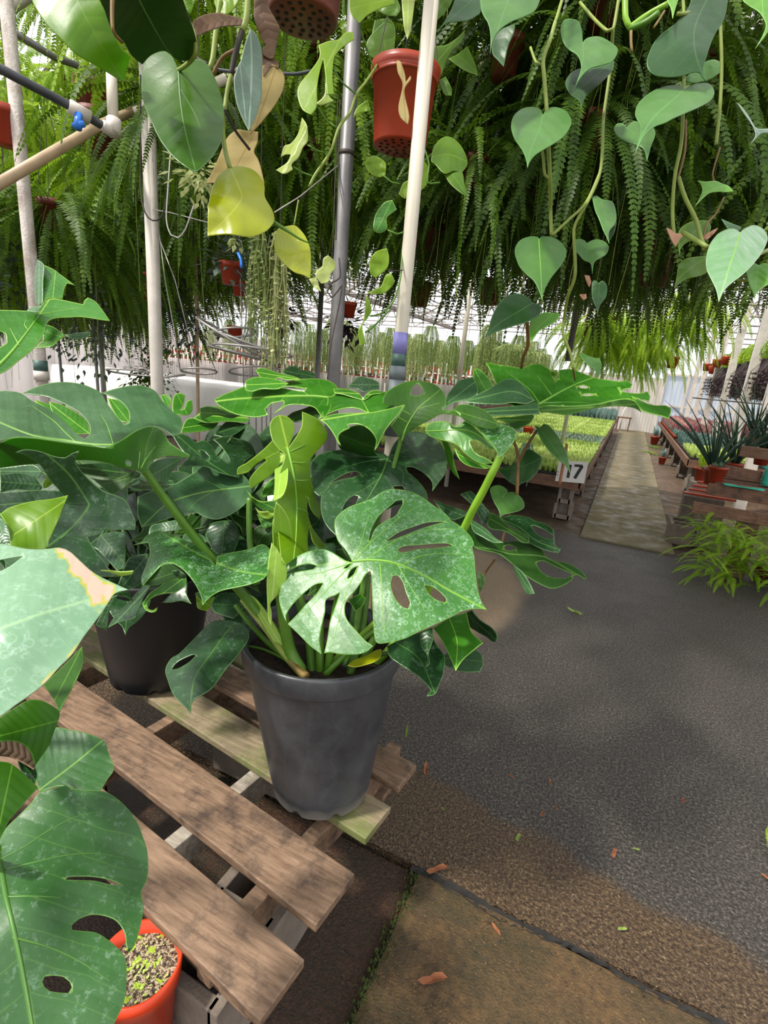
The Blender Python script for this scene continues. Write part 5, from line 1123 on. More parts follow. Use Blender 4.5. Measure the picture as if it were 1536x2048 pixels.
trailing('trailing_cactus','brownish trailing plant at the right of the two above the big leaf','hanging plant',at(1075,705,8.0),.25,.6,90,FM['rhip'],7,True,.01,lw=.025)
# dark purple baskets, right
pp=trailing('purple_hanging_basket','','hanging plant',(0,0,0),  .42,.55,170,FM['purp'],3,True,.04,hgt=.2,lw=.07,pot=M['pot'])
sp=[(2.05+.7*i,9.2+j*1.0,2.02+.05*i,rs.uniform(0,6),1) for j in range(8) for i in range(3)]
place(pp,sp,lambda i,x,y:'dark purple-brown trailing basket hanging at the right behind the white posts')
for o in COL.objects:
    if o.name.startswith('purple_hanging'): o['group']='purple baskets behind the white posts'
gp=trailing('green_hanging_basket','','hanging plant',(0,0,0),.3,.22,120,FM['fernl'],4,True,.025,hgt=.16,lw=.04)
sp=[(2.0+.7*i,9.4+j*1.0,2.38,rs.uniform(0,6),1) for j in range(8) for i in range(3)]
place(gp,sp,lambda i,x,y:'fresh green trailing plant above the purple baskets at the right')
for o in COL.objects:
    if o.name.startswith('green_hanging'): o['group']='green plants above the purple baskets'
for i,(px,py,D_) in enumerate(((1412,742,13.5),(1432,735,12.5),(1450,730,11.5),(1470,724,11),(1424,748,13))):
    b=at(px,py,D_); mb=MB(); mb.lathe(b,[(0,0),(.08,0),(.11,.16),(.12,.19),(0,.16)],14); tag(mb.build('hanging_pot',M['pot'],None,True,origin=b),'orange pot hanging among the purple and green baskets at the right','pot','orange pots among the right baskets')
# wire rings at right
for i,(px,py) in enumerate(((1455,802),(1500,806))):
    b=at(px,py,7.0); mb=MB(); mb.tube([b+np.array([.42*math.cos(a),.3*math.sin(a),0]) for a in [j*.2618 for j in range(25)]],.008,5); tag(mb.build('wire_ring',M['dwire'],None,origin=b),('left','right')[i]+' thin wire ring hung among the right-hand posts','ring')
# blue trailing sedum hanging from the bench by the sign
b=atY(1075,905,6.02)
trailing('trailing_sedum','blue-green trailing sedum hanging over the bench end left of the number sign','plant',b+np.array([-.1,-.12,0]),.13,.42,34,FM['burro'],8,True,.02,hgt=.1,lw=.02)
# pale string plants, centre left
trailing('string_plant','long pale yellow-green string plant hanging left of the grey post, left strand','hanging plant',at(520,455,1.95),.04,.42,22,FM['disc'],12,True,.014,lw=.02)
trailing('string_plant','longer pale string plant hanging beside it, right strand','hanging plant',at(560,465,1.95),.045,.55,26,FM['disc'],13,True,.014,lw=.022)
# dark striped plants
def bunch(name,label,px,py,D_,R_,n,mat,seed,pot=None,lw=.06,potz=-.03):
    b=at(px,py,D_); rs=random.Random(seed); t=thing(name,label,'hanging plant',b); mb=MB()
    for i in range(n):
        v=nrm(np.array([rs.gauss(0,1),rs.gauss(0,1),rs.gauss(0,.8)])); q=b+v*R_*rs.uniform(.2,1); d=nrm(v+np.array([rs.gauss(0,.5),rs.gauss(0,.5),-.3])); s_=nrm(np.cross(d,[0.1,.2,1]))*lw*.2; l=lw*rs.uniform(.6,1)
        mb.add([q,q+d*l*.35-s_,q+d*l,q+d*l*.35+s_],[(0,1,2,3)])
    mb.build('foliage',mat,t)
    mb=MB(); mb.tube([b,b+np.array([0,0,.8])],.0014,4); mb.build('hanger',M['dwire'],t)
    if pot: mb=MB(); mb.lathe(b+np.array([0,0,potz-.09]),[(0,0),(.033,0),(.044,.065),(.048,.065),(.049,.085),(0,.075)],24); mb.build('pot',pot,t,True)
    return t
bunch('dark_trailing_plant','dark plant with silvery striped leaves at the left edge behind the pipe',30,560,2.6,.33,420,FM['trad'],1)
bunch('dark_trailing_plant','dark trailing mass low in the fern wall, right of the left post',380,620,3.4,.3,300,FM['trad'],2)
bunch('dark_trailing_plant','dark striped plant low in the fern wall left of the left post',190,650,3.2,.38,360,FM['trad'],3)
bunch('potted_wandering_plant','dark-leaved plant in a small orange pot with a blue tag, left of the wire rings',462,522,2.1,.11,150,FM['trad'],4,M['pot'],.06,0.0)
bunch('striped_plant','green and white striped plant hidden behind the yellow leaf',400,345,1.5,.09,150,FM['disc'],5,None,.04)
bunch('striped_plant','small green striped sprig below the big yellow leaf',470,475,1.7,.05,30,FM['disc'],6,None,.04)
bunch('dark_trailing_plant','small black-leaved plant hanging just right of the grey post foot',695,650,3.0,.12,130,FM['purp'],7,M['pot'],.07,.13)
bunch('dark_trailing_plant','small black-leaved plant hanging just left of the grey post',572,635,3.2,.1,90,FM['purp'],8,None,.07)
bunch('dark_round_shrub','dark round clipped plant behind the left white post near the white sheeting',302,745,4.6,.28,700,FM['fernd'],9,None,.06)
for i,(px,py,D_,r,l) in enumerate(((478,578,2.9,.038,'small orange pot hanging under the blue-tagged pot'),(470,668,3.2,.045,'small orange pot seen through the upper wire ring'),(295,575,3.3,.08,'orange pot half hidden behind the left white post'),(10,255,1.9,.06,'orange pot cut by the left edge of the picture'),(200,225,2.6,.11,'orange-brown pot hanging behind the black pipe and its white fitting'),(195,270,2.5,.09,'brown pot bottom below the pipe crossing'),
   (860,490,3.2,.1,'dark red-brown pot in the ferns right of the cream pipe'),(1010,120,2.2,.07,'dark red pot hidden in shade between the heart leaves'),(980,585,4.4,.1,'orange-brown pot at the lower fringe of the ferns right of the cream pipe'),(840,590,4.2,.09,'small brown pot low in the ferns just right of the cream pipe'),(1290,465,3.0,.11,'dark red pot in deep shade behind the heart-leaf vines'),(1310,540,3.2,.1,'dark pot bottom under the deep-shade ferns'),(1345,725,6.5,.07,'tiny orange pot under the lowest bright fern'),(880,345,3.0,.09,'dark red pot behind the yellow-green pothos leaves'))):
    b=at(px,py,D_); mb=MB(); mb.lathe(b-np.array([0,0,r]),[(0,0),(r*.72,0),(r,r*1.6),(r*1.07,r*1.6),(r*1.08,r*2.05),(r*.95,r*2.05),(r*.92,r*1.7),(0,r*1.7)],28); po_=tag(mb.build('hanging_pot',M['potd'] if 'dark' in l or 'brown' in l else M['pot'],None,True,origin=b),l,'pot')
    mb=MB(); mb.tube([b+np.array([r,0,r]),b+np.array([0,0,.55]),b+np.array([0,0,.8])],.0014,4); mb.tube([b+np.array([-r,0,r]),b+np.array([0,0,.55])],.0014,4); mb.build('hanger',M['dwire'],po_)
# ---------------------------------------------------------------- posts and pipes in the foreground
def vpost(name,label,px,py,D_,r,z0,z1,mat,parts=()):
    b=at(px,py,D_); t=thing(name,label,'post',(b[0],b[1],z0)); mb=MB(); mb.tube([(b[0],b[1],z0),(b[0],b[1],z1)],r,24); mb.build('pipe',mat,t,True)
    for nm,a,c,rr,m_ in parts:
        za=at(px,a,D_)[2]; zc=at(px,c,D_)[2]; mb=MB(); mb.tube([(b[0],b[1],zc),(b[0],b[1],za)],rr,24); mb.build(nm,m_,t,True)
    return b
def P1(px,py,D_): return at(px,py,D_)
b=vpost('support_post','flaking white vertical pipe nearest the left edge',50,400,1.95,.0225,0,3.3,M['pipef'],(('joint_band',722,745,.026,M['greenband']),('joint_band',745,765,.028,M['pipew'])))
b=vpost('support_post','pinkish-white vertical pipe left of the hanging yellow leaf',306,520,2.05,.026,0,2.62,M['pipew'])
mb=MB(); 
b3=vpost('support_post','grey galvanised vertical pipe in the middle of the hanging ferns',688,400,2.0,.028,0,3.3,M['galv'],(('tape_band',312,320,.0295,M['dwire']),))
b4=vpost('support_post','cream plastic pipe in front of the hanging orange pot, with a lilac label',822,450,1.5,.0205,.0,3.0,M['pvc'],(('label_sleeve',663,708,.0225,M['lilac']),('joint_band',708,734,.0225,M['greenband']),('fitting',734,762,.027,M['grey']),('lower_pipe',762,890,.025,M['grey'])))
def pxtube(name,label,cat,s,r,mat,n=8,sm=True):
    P=PT(s); q=[at(*p) for p in P]; 
    if sm and len(q)>2:
        xy=smooth(P,False,8,corner=100); A=np.array([p[:2] for p in P]); Ls=np.linalg.norm(np.diff(A,axis=0),axis=1); cum=np.concatenate([[0],np.cumsum(Ls)]); X=np.array(xy); lx=np.concatenate([[0],np.cumsum(np.linalg.norm(np.diff(X,axis=0),axis=1))]); lx=lx/lx[-1]*cum[-1]; D_=np.interp(lx,cum,[p[2] for p in P]); q=[at(x,y,d) for (x,y),d in zip(xy,D_)]
    mb=MB(); mb.tube(q,r,n); return tag(mb.build(name,mat,None,True,origin=q[0]),label,cat)
t=thing('irrigation_pipe','black watering pipe with a white fitting and blue valve crossing at the upper left','pipe',at(150,215,1.5))
mb=MB(); mb.tube([at(-60,105,1.3),at(140,212,1.5),at(222,262,1.6)],.0125,14); mb.build('pipe',M['bpipe'],t,True)
mb=MB(); mb.tube([at(138,212,1.49),at(180,236,1.53)],.019,14); mb.tube([at(205,250,1.57),at(226,266,1.6)],.0165,14); mb.tube([at(226,268,1.6),at(228,240,1.6)],.022,14); mb.build('fitting',M['pipew'],t,True)
mb=MB(); mb.tube([at(157,228,1.5),at(156,258,1.5)],.011,8); mb.tube([at(146,252,1.5),at(168,248,1.5)],.009,8); mb.build('valve',M['blue'],t,True)
pxtube('tan_pipe','tan pipe rising from the left edge to the left white post','pipe','-40,390,1.5 100,308,1.65 200,250,1.85 290,213,2.05',.016,M['tan'],14,False)
pxtube('white_pipe','short vertical cream pipe ending at the elbow, upper left','pipe','222,120,1.62 226,235,1.62',.0165,M['pvc'],14,False)
pxtube('roof_pipe','thick whitish pipe across the roof at the top left corner','pipe','-20,40,2.6 70,-20,2.6',.03,M['pipew'],12,False)
pxtube('roof_pipe','grey pipe crossing behind the top left ferns','pipe','20,60,2.6 110,115,2.8 350,200,3.2 600,260,3.6',.018,M['galv'],12,False)
pxtube('roof_pipe','white pipe end beside the large dark hanging leaf','pipe','270,225,1.9 400,180,1.9 480,145,1.9',.017,M['pvc'],12,False)
pxtube('black_cable','black cable sagging across behind the dead leaves','cable','395,117,1.6 440,140,1.6 520,145,1.6 590,148,1.6 622,142,1.6',.005,M['bpipe'])
pxtube('support_string','pale string running from the yellow leaf up to the grey post','string','549,425,1.7 600,393,1.8 680,328,1.96',.0022,M['wire'],6,False)
pxtube('wire_hook','long wire hook beside the left white post, first','hook','281,150,1.85 282,380,1.85 290,425,1.85 305,441,1.85 322,435,1.85 333,400,1.85 341,315,1.85',.0028,M['dwire'],6)
pxtube('wire_hook','wire hook with an open curl, second','hook','341,310,1.8 336,380,1.8 333,440,1.8 342,470,1.8 356,476,1.8 370,460,1.8 388,410,1.8',.0028,M['wire'],6)
pxtube('tie_wire','thin white tie wire from the left post to the yellow leaf','wire','300,418,2.0 340,425,1.9 415,445,1.8',.002,M['wire'],5,False)
for i,s in enumerate(('318,460,2.1 330,560,2.1 350,670,2.15 360,740,2.2','318,475,2.1 350,560,2.1 390,720,2.2','470,430,2.2 500,560,2.2 505,760,2.3','478,470,2.2 488,780,2.3')):
    pxtube('hanging_wire',('thin wire slanting down right of the left post, inner','thin wire slanting down right of the left post, outer','thin wire running down through the rings, left','straight thin wire down through the rings')[i],'wire',s,.0024,M['wire'],5,False)
for i,s in enumerate(('676,190,1.95 668,430,1.95 662,560,1.95','680,200,1.95 672,480,1.95')):
    pxtube('hanging_wire',('thin dark wire close along the grey post, left','thin dark wire close along the grey post, right')[i],'wire',s,.002,M['dwire'],5,False)
pxtube('wire_hook','dark twisted wire loop on the grey post','hook','678,516,1.9 680,555,1.9 664,565,1.9 655,585,1.9 664,595,1.9 684,570,1.9 680,600,1.9 660,700,1.9 655,758,1.9',.0028,M['dwire'],6)
# wire plant hoops hung in a stack
ringdata=[((470,665),40,6,-.1,2.25,'top small'),((470,680),80,16,.55,2.2,'upper tilted'),((500,690),70,14,.35,2.2,'second tilted'),((505,702),78,16,.12,2.2,'middle'),((480,708),62,14,.25,2.22,'lower tilted'),((510,742),50,6,-.05,2.4,'lowest right'),((265,745),46,7,.06,2.5,'left, beside the post'),((338,753),30,10,-.1,2.45,'right of the left post'),((398,742),34,4,0,2.5,'small between the wires')]
for i,((cx,cy),a,b_,an,D_,nm) in enumerate(ringdata):
    P=[]
    c=at(cx,cy,D_); R_=a/F*D_; tilt=math.asin(min(.95,b_/a))-.02
    ex=RM@np.array([math.cos(an),-math.sin(an),0]); ey=nrm(np.cross(UP*0+RM@np.array([0,0,1.]),ex)); 
    ez=RM@np.array([0,0,-1.]); upv=nrm(np.cross(ex,ez)); fv=ez*math.cos(tilt)+upv*math.sin(tilt)
    P=[c+ex*R_*math.cos(q)+fv*R_*math.sin(q) for q in [j*math.pi/24 for j in range(49)]]
    mb=MB(); mb.tube(P,.005,6,0,False); tag(mb.build('wire_hoop',M['wire'],None,True,origin=c),'round wire plant hoop hanging in the stack left of the grey post, '+nm if i<6 else 'round wire plant hoop, '+nm,'hoop')
for i,(s) in enumerate(('497,560,2.2 490,660,2.2 480,690,2.2','540,470,2.3 520,600,2.3 480,700,2.3','512,480,2.3 512,900,2.4','521,480,2.3 524,900,2.4','532,560,2.3 533,900,2.4','545,640,2.3 540,900,2.4','503,470,2.3 497,900,2.4','526,480,2.25 540,700,2.3')):
    pxtube('hoop_wire','straight light wire of the hanging hoop bundle left of the grey post','wire',s,.003,M['wire'],5,False)['group']='straight wires of the hoop bundle'
pxtube('plant_tag','bright blue tag hanging above the small orange pot','tag','476,506,2.0 482,520,2.0 483,536,2.0',.006,M['blue'],6)
# thin far posts
for i,(px,py,D_,r,l,z1) in enumerate(((205,740,4.2,.02,'dark thin post under the left ferns, leftmost',2.2),(120,720,4.5,.012,'thin dark stick under the left ferns',2.0),(192,720,4.0,.012,'thin dark stick slanting near the dark post',2.0),(395,740,3.6,.012,'thin brown cane right of the left white post',2.4),(637,700,4.5,.022,'thin grey post behind, just left of the grey pipe',2.6),(928,680,6.5,.03,'thin pale post standing right of the cream pipe',3.3),(1150,640,5.0,.03,'dark grey rod behind the heart-leaf vines over the path side',3.3))):
    b=at(px,py,D_); post('thin_post',l,b[0],b[1],1.72 if 'rod' in l else 0,z1,r,M['tan'] if i==3 else (M['pvc'] if i==5 else M['galv']))
post('bench_post','thin pale post rising through the left bench trays',*(atY(1125,880,8.4)[:2]),0.4,3.3,.03,M['pipew'])
# ---------------------------------------------------------------- hanging philodendron, upper left
hp=thing('hanging_philodendron','philodendron trailing from a perforated basket at the top, dark, yellow and dead leaves','hanging plant',at(606,45,1.02))
def basket(root,px,py,D_,r,H,tilt=0,mat=None,holes=True,rim=True,mb2=None):
    b=at(px,py,D_)
    prof=[(0,0),(r*.8,0),(r*.84,.006),(r*.97,H*.82),(r*1.02,H*.82),(r*1.03,H*.86),(r*1.0,H*.865),(r*1.06,H*.9),(r*1.08,H),(r*1.02,H),(r*.98,H*.85),(0,H*.85)]
    mb=MB(); mb.lathe(b,prof,48); mb.build('pot',mat,root,True)
    if holes:
        mb=MB(); rs=random.Random(3)
        for k_,rr in enumerate((.2,.42,.62)):
            for j in range(5+k_*5):
                q=j*6.283/(5+k_*5)+k_*.3; c=b+np.array([r*rr*math.cos(q),r*rr*math.sin(q),-.0012]); mb.tube([c,c+np.array([0,0,.002])],r*.055,8)
        mb.build('drain_holes',M['hole'],root)
    return b
basket(hp,606,40,1.02,.082,.13,0,M['potd'])
L=leaf
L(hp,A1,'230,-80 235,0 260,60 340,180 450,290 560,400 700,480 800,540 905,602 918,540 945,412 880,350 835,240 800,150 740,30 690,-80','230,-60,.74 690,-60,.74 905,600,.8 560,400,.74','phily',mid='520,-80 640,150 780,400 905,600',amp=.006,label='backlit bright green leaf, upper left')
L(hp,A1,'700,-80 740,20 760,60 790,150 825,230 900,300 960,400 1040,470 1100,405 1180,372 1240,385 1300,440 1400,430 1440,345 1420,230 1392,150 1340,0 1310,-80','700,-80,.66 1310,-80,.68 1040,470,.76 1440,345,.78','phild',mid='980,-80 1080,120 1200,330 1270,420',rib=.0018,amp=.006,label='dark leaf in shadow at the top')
L(hp,PX,'357,140 347,118 335,106 320,101 303,105 291,120 284,150 284,190 292,220 303,245 320,280 345,313 370,333 392,345 412,328 430,306 443,280 448,240 444,200 432,162 415,130 396,119 378,124 365,132','357,140,.82 320,101,.84 284,200,.80 448,240,.83 392,345,.74','phil',mid='357,140 361,200 370,260 392,345',rib=.0018,ribs=('359,148 400,190 425,240','359,150 330,190 315,240','362,180 395,240 410,300'),amp=.005,label='large dark green heart leaf, hanging')
stalk(hp,PX,'357,140,.82 375,128,.8 390,108,.78 388,70,.77 372,30,.8 360,-30,.82',(.003,.004),'y')
stalk(hp,PX,'225,-20,.66 226,60,.66 245,85,.68',(.003,.002),'b')
yo=(0,0,2)
L(hp,yo,'920,672 900,680 868,710 850,750 840,790 832,840 830,945 870,940 920,938 1000,948 1055,930 1085,905 1098,878 1088,840 1060,790 1058,750 1048,718 1015,682 965,666','920,672,.84 830,945,.76 1098,880,.82 1050,700,.86 960,800,.79','yell',mid='920,672 960,760 965,800 900,880 830,945',amp=.006,fold=-.05,label='large glossy yellow leaf')
L(hp,PX,'549,497 550,475 556,458 572,453 590,452 605,465 615,482 621,505 622,540 620,557 606,550 590,545 575,533 560,518','549,497,.84 590,452,.88 620,557,.84','yell',mid='622,490 600,505 575,500',amp=.005,label='second yellow leaf, below right')
stalk(hp,PX,'548,445,.83 580,465,.84 600,478,.85 618,486,.86',(.0035,.001),'g')
L(hp,A2,'440,212 480,250 515,330 528,430 525,540 522,700 500,790 480,860 430,962 400,900 340,750 322,600 345,500 372,440 400,330','440,212,.88 528,430,.9 430,962,.86 322,600,.86','silv',fold=.2,mid='440,212 450,500 430,962',label='grey-green folded leaf')
L(hp,A2,'372,440 400,500 430,600 440,720 425,800 430,960 380,860 340,750 322,600 345,500','372,440,.86 440,720,.87 322,600,.85','silv')
L(hp,A2,'520,480 600,470 660,510 693,570 680,660 640,740 600,800 560,850 520,900 470,955 440,992 450,880 500,760 525,600','520,480,.92 693,570,.94 440,992,.9','dead',amp=.006,label='dead tan leaf')
L(hp,A2,'470,-20 560,-20 580,60 640,170 655,210 640,290 615,420 580,430 535,400 530,350 562,335 520,280 470,130','470,0,.92 655,210,.95 580,430,.93','brown',amp=.012,label='shrivelled brown leaf')
L(hp,A2,'530,400 580,420 640,450 650,500 600,490 540,560 525,470','530,400,.93 650,500,.94 540,560,.92','brown',amp=.006)
L(hp,A2,'120,1345 170,1240 210,1150 250,1050 290,990 350,950 400,955 500,965 495,1040 470,1110 500,1170 520,1230 545,1340 480,1380 350,1350 200,1340','120,1345,.93 350,950,.98 545,1340,.95','dead',amp=.008,label='pale yellowing leaf behind the yellow one')
L(hp,A2,'20,165 60,130 110,108 200,95 280,112 340,125 400,150 370,185 300,190 220,200 120,235 40,270','20,165,.84 400,150,.9 40,270,.84','brown',g=5,amp=.006,label='thin pinkish dried leaf')
L(hp,A2,'180,0 210,-60 380,-60 350,20 290,95 240,105 195,70','180,0,.95 380,-60,.95 240,105,.95','poth',g=6)
L(hp,A2,'-60,-40 50,-40 20,60 0,110 -30,60','-60,-40,.9 50,-40,.9 0,110,.9','phily',g=6)
for s_,r_,m_ in (('497,-20,.9 492,40,.9 484,62,.9',.007,'y'),('484,62,.9 470,110,.9 462,150,.9',.006,'k'),('462,150,.9 455,180,.89 450,215,.88 446,260,.87 450,300,.86 460,336,.84',.005,'y'),('450,220,.87 470,260,.88 500,300,.9',.003,'k'),('440,0,.95 432,60,.95 425,120,.95 418,140,.95',.006,'y'),('470,100,.9 445,115,.92 425,150,.93',.004,'b'),('395,117,.95 420,130,.95',.003,'k')):
    stalk(hp,PX,s_,r_,m_,'vine')
# ---------------------------------------------------------------- lime pothos in the orange pot
po=thing('hanging_pothos','lime pothos in an orange basket pot hanging behind the cream pipe','hanging plant',at(797,300,1.75))
bb=basket(po,799,296,1.75,.108,.225,0,M['pot'])
def LL(o,pts,d,mt,**k): 
    d='|'.join([d]).replace('|',' '); return leaf(po,o,pts,d,mt,**k)
LL(A2,'1165,-40 1165,60 1190,120 1240,170 1270,140 1300,110 1400,60 1500,30 1490,-40','1165,0,1.4 1500,0,1.45 1240,170,1.4','poth')
LL(A2,'940,330 1020,300 1080,292 1140,240 1190,235 1202,290 1150,320 1090,370 1052,430 1042,560 1052,690 1000,692 990,560 975,430 950,520 930,640 926,780 885,840 820,800 786,700 800,620 880,520 945,420','940,330,1.4 1190,240,1.4 860,820,1.35','poth',label='long lime lobed leaf, left of the pot')
LL(A2,'820,860 855,920 860,1030 825,1080 795,1150 745,1200 752,1240 690,1272 630,1245 710,1190 738,1130 700,1130 665,1147 690,1070 740,1050 790,980','820,860,1.4 630,1245,1.36 665,1147,1.42','pothv',g=4)
LL(A2,'920,760 980,700 990,610 1000,520 1020,620 1010,690 1050,740 960,770','920,760,1.5 1000,520,1.5 1050,740,1.5','pothv',g=4)
LL(A2,'1280,1200 1310,1152 1350,1140 1400,1165 1433,1200 1430,1280 1385,1296 1320,1270','1280,1200,1.5 1350,1140,1.5 1385,1296,1.5','poth')
LL(A2,'1190,870 1220,790 1300,730 1320,810 1240,830','1190,870,1.5 1300,730,1.5 1320,810,1.5','poth',g=4)
LL(A3,'375,1180 388,1090 440,1020 500,1000 570,1040 622,1120 640,1200 600,1262 540,1250 470,1270 400,1200','375,1180,1.6 500,1000,1.65 600,1262,1.6','pothg',mid='380,1150 500,1130 630,1180',label='round green-yellow leaf right of the pot')
LL(A3,'475,1285 530,1235 600,1262 618,1350 648,1442 590,1412 510,1342','475,1285,1.6 600,1262,1.6 648,1442,1.55','pothg')
LL(A3,'265,1190 310,1170 350,1222 350,1330 300,1392 230,1430 180,1455 135,1422 170,1342 230,1300','265,1190,1.6 350,1300,1.6 135,1422,1.6','poth')
LL(A3,'120,445 150,450 182,540 190,600 222,555 228,580 185,640 183,700 215,850 205,915 150,860 135,780 165,620 130,530','120,445,1.42 228,570,1.42 205,915,1.42','dead',g=3.5,label='withered tan strip leaf')
LL(A3,'155,-40 165,100 175,200 200,290 225,220 240,120 260,-40','155,-40,1.35 260,-40,1.35 200,290,1.35','pothv',label='pale variegated leaf pointing down by the cream pipe')
LL(A3,'335,350 400,340 480,330 560,280 622,220 600,300 520,380 440,560 380,592 345,520','335,350,1.7 622,220,1.75 380,592,1.7','pothg')
LL(A3,'500,430 560,400 640,340 700,480 715,555 600,505','500,430,1.7 640,340,1.75 715,555,1.7','pothg')
LL(A3,'430,590 480,560 520,640 525,700 470,690','430,590,1.7 520,560,1.7 470,700,1.7','pothg',g=4)
LL(A3,'-40,150 60,130 110,200 100,380 60,470 0,420 -60,300','-40,150,1.7 110,200,1.7 60,470,1.7','pothg')
LL(A3,'0,-40 100,-30 150,60 120,120 40,110 -40,60','0,-40,1.55 150,60,1.55 -40,60,1.55','pothg')
LL(A3,'340,150 380,60 450,-40 545,-40 500,60 400,160','340,150,1.5 545,-40,1.5 400,160,1.5','pothg')
LL(A2,'1290,330 1330,250 1420,160 1480,200 1500,400 1440,440 1330,420','1290,330,1.7 1480,200,1.7 1440,440,1.7','pothg')
LL(A7,'1340,185 1360,100 1420,20 1480,0 1512,70 1440,130 1440,210 1390,242 1348,230','1340,185,1.5 1512,70,1.5 1390,242,1.5','mid')
LL(A7,'1313,452 1360,380 1440,352 1456,420 1440,500 1360,570 1320,542','1313,452,1.5 1456,400,1.5 1360,570,1.5','poth')
LL(A7,'1290,684 1360,650 1400,625 1430,552 1470,534 1496,600 1450,660 1400,686','1290,684,1.5 1496,600,1.5 1400,686,1.5','poth')
LL(A7,'1288,705 1305,720 1328,805 1300,862 1262,920 1282,1050 1242,1068 1230,960 1270,870','1288,705,1.5 1328,805,1.5 1242,1068,1.5','poth',g=4)
LL(A7,'975,430 1010,405 1060,450 1062,500 1030,540 1012,600 960,612 920,560 925,520 965,490','975,430,1.5 1062,480,1.5 950,610,1.5','pothv',g=4)
LL(A7,'870,580 920,560 940,620 960,670 910,640','870,580,1.5 940,590,1.5 940,670,1.5','pothv',g=4)
for s_,r_,m_ in (('765,112,1.7 748,140,1.6 731,165,1.5 712,190,1.45 700,225,1.42 678,255,1.4 660,305,1.4 630,350,1.4 618,374,1.4',.005,'y'),('634,212,1.38 655,243,1.4 673,255,1.4',.003,'g'),('664,132,1.4 682,162,1.42 712,188,1.44',.003,'g'),('587,334,1.38 605,345,1.4 625,352,1.4',.003,'g'),('615,290,1.4 640,303,1.4 658,305,1.4',.002,'g'),('597,400,1.45 590,440,1.45 588,452,1.45',.003,'y'),('618,380,1.4 605,395,1.42 597,410,1.45',.002,'k'),
   ('720,20,1.5 722,60,1.55 740,115,1.6 748,140,1.62',.003,'g'),('850,300,1.6 858,330,1.6 855,365,1.6 880,365,1.6',.0035,'g'),('765,350,1.5 785,365,1.5 800,368,1.5',.003,'g'),('775,460,1.5 795,468,1.5 810,462,1.5',.003,'g'),('740,632,1.5 760,628,1.5 785,605,1.5 800,560,1.5 805,500,1.52',.0035,'g'),('730,665,1.5 750,650,1.5 780,620,1.5',.0035,'g'),('620,552,1.5 632,542,1.5 650,530,1.5',.002,'y'),('775,540,1.5 790,542,1.5 806,540,1.5',.002,'k')):
    stalk(po,PX,s_,r_,m_,'vine')
for a in range(3):
    q=a*2.094; mb=MB(); mb.tube([bb+np.array([.112*math.cos(q),.112*math.sin(q),.22]),bb+np.array([0,0,.75])],.0018,5); mb.build('hanger',M['dwire'],po)
# ---------------------------------------------------------------- heart-leaf vines, right
hv=thing('heartleaf_philodendron','trailing heart-leaf philodendron vines hanging at the upper right','hanging plant',at(1300,-250,1.4))
mb=MB(); hb=at(1300,-250,1.4); mb.lathe(hb,[(0,0),(.1,0),(.13,.16),(.14,.18),(0,.16)],30); mb.build('pot',M['potd'],hv,True)
def H(o,pts,d,mt='heart',**k): return leaf(hv,o,pts,d,mt,**k)
H(A3,'730,-60 738,60 760,120 790,170 808,260 805,400 815,340 840,270 880,215 960,160 1060,120 1140,70 1190,-60','730,-60,.85 1190,-60,.9 805,400,.78 960,100,.84',mid='960,-60 900,100 805,400',amp=.004)
H(A3,'560,-60 540,20 500,110 420,242 480,172 560,160 640,150 700,120 735,85 725,-60','560,-60,1.1 735,0,1.1 420,242,1.05','heartd')
H(A3,'820,340 850,260 900,210 985,180 980,240 940,330 920,420 905,490 860,440 825,400','820,340,1.0 985,180,1.0 905,490,.98','heartd')
H(A4,'180,315 175,230 160,180 140,152 110,142 75,140 42,150 22,190 24,260 50,330 90,370 130,395 155,430 168,480 165,520 125,640 150,590 180,550 210,520 250,495 330,475 390,455 425,410 437,365 415,335 360,295 320,275 280,268 230,275 200,290','180,315,.98 42,150,1.0 437,365,.94 125,640,.88 300,380,.93',mid='182,310 185,400 170,500 125,640',amp=.004,fold=-.08,label='heart leaf with a long tip, upper centre of the vines')
H(A4,'55,600 75,560 110,525 160,505 250,500 330,480 412,448 400,510 330,590 250,660 200,710 165,800 158,745 95,695 60,640','55,600,1.02 412,448,1.0 165,800,.95','heartd')
H(A3,'1190,845 1180,810 1150,790 1100,785 1060,790 1010,815 970,865 960,940 985,1020 1020,1070 1050,1120 1070,1180 1078,1232 1095,1185 1130,1140 1180,1105 1290,1040 1350,990 1395,920 1395,870 1365,820 1320,795 1270,785 1220,800','1190,845,.9 960,940,.88 1395,880,.9 1078,1232,.8 1180,960,.86',mid='1190,845 1160,960 1100,1100 1078,1232',ribs=(),amp=.003,label='large pale heart leaf at the left of the vines')
H(A4,'800,-60 800,10 825,60 838,140 860,60 900,-60','800,-60,.9 900,-60,.9 838,140,.85','heartl',g=4)
H(A4,'990,-60 960,40 920,100 870,160 830,195 760,250 700,315 662,400 648,450 660,510 700,548 760,562 830,566 900,558 960,540 1000,530 1035,535 1060,570 1090,600 1062,530 1068,470 1085,420 1100,370 1130,290 1160,230 1200,170 1230,80 1245,-60','990,-60,.92 1245,-60,.92 648,450,.86 1090,600,.84 900,300,.86','heartd',mid='1120,-60 1000,200 1010,420 1085,600',amp=.005,label='largest dark heart leaf at the top of the vines')
H(A4,'925,655 905,635 870,625 800,630 740,648 700,665 640,705 590,755 567,810 566,850 590,900 605,940 600,985 585,1040 563,1128 600,1050 625,1005 660,962 710,925 780,900 840,868 900,842 950,820 1020,790 1080,760 1120,730 1143,685 1130,640 1100,615 1060,610 1010,615 970,632','925,655,.86 567,810,.82 1143,680,.86 563,1128,.72 800,780,.8','heart',mid='925,655 820,750 700,860 620,980 563,1128',amp=.004,label='big light heart leaf pointing down left, upper right')
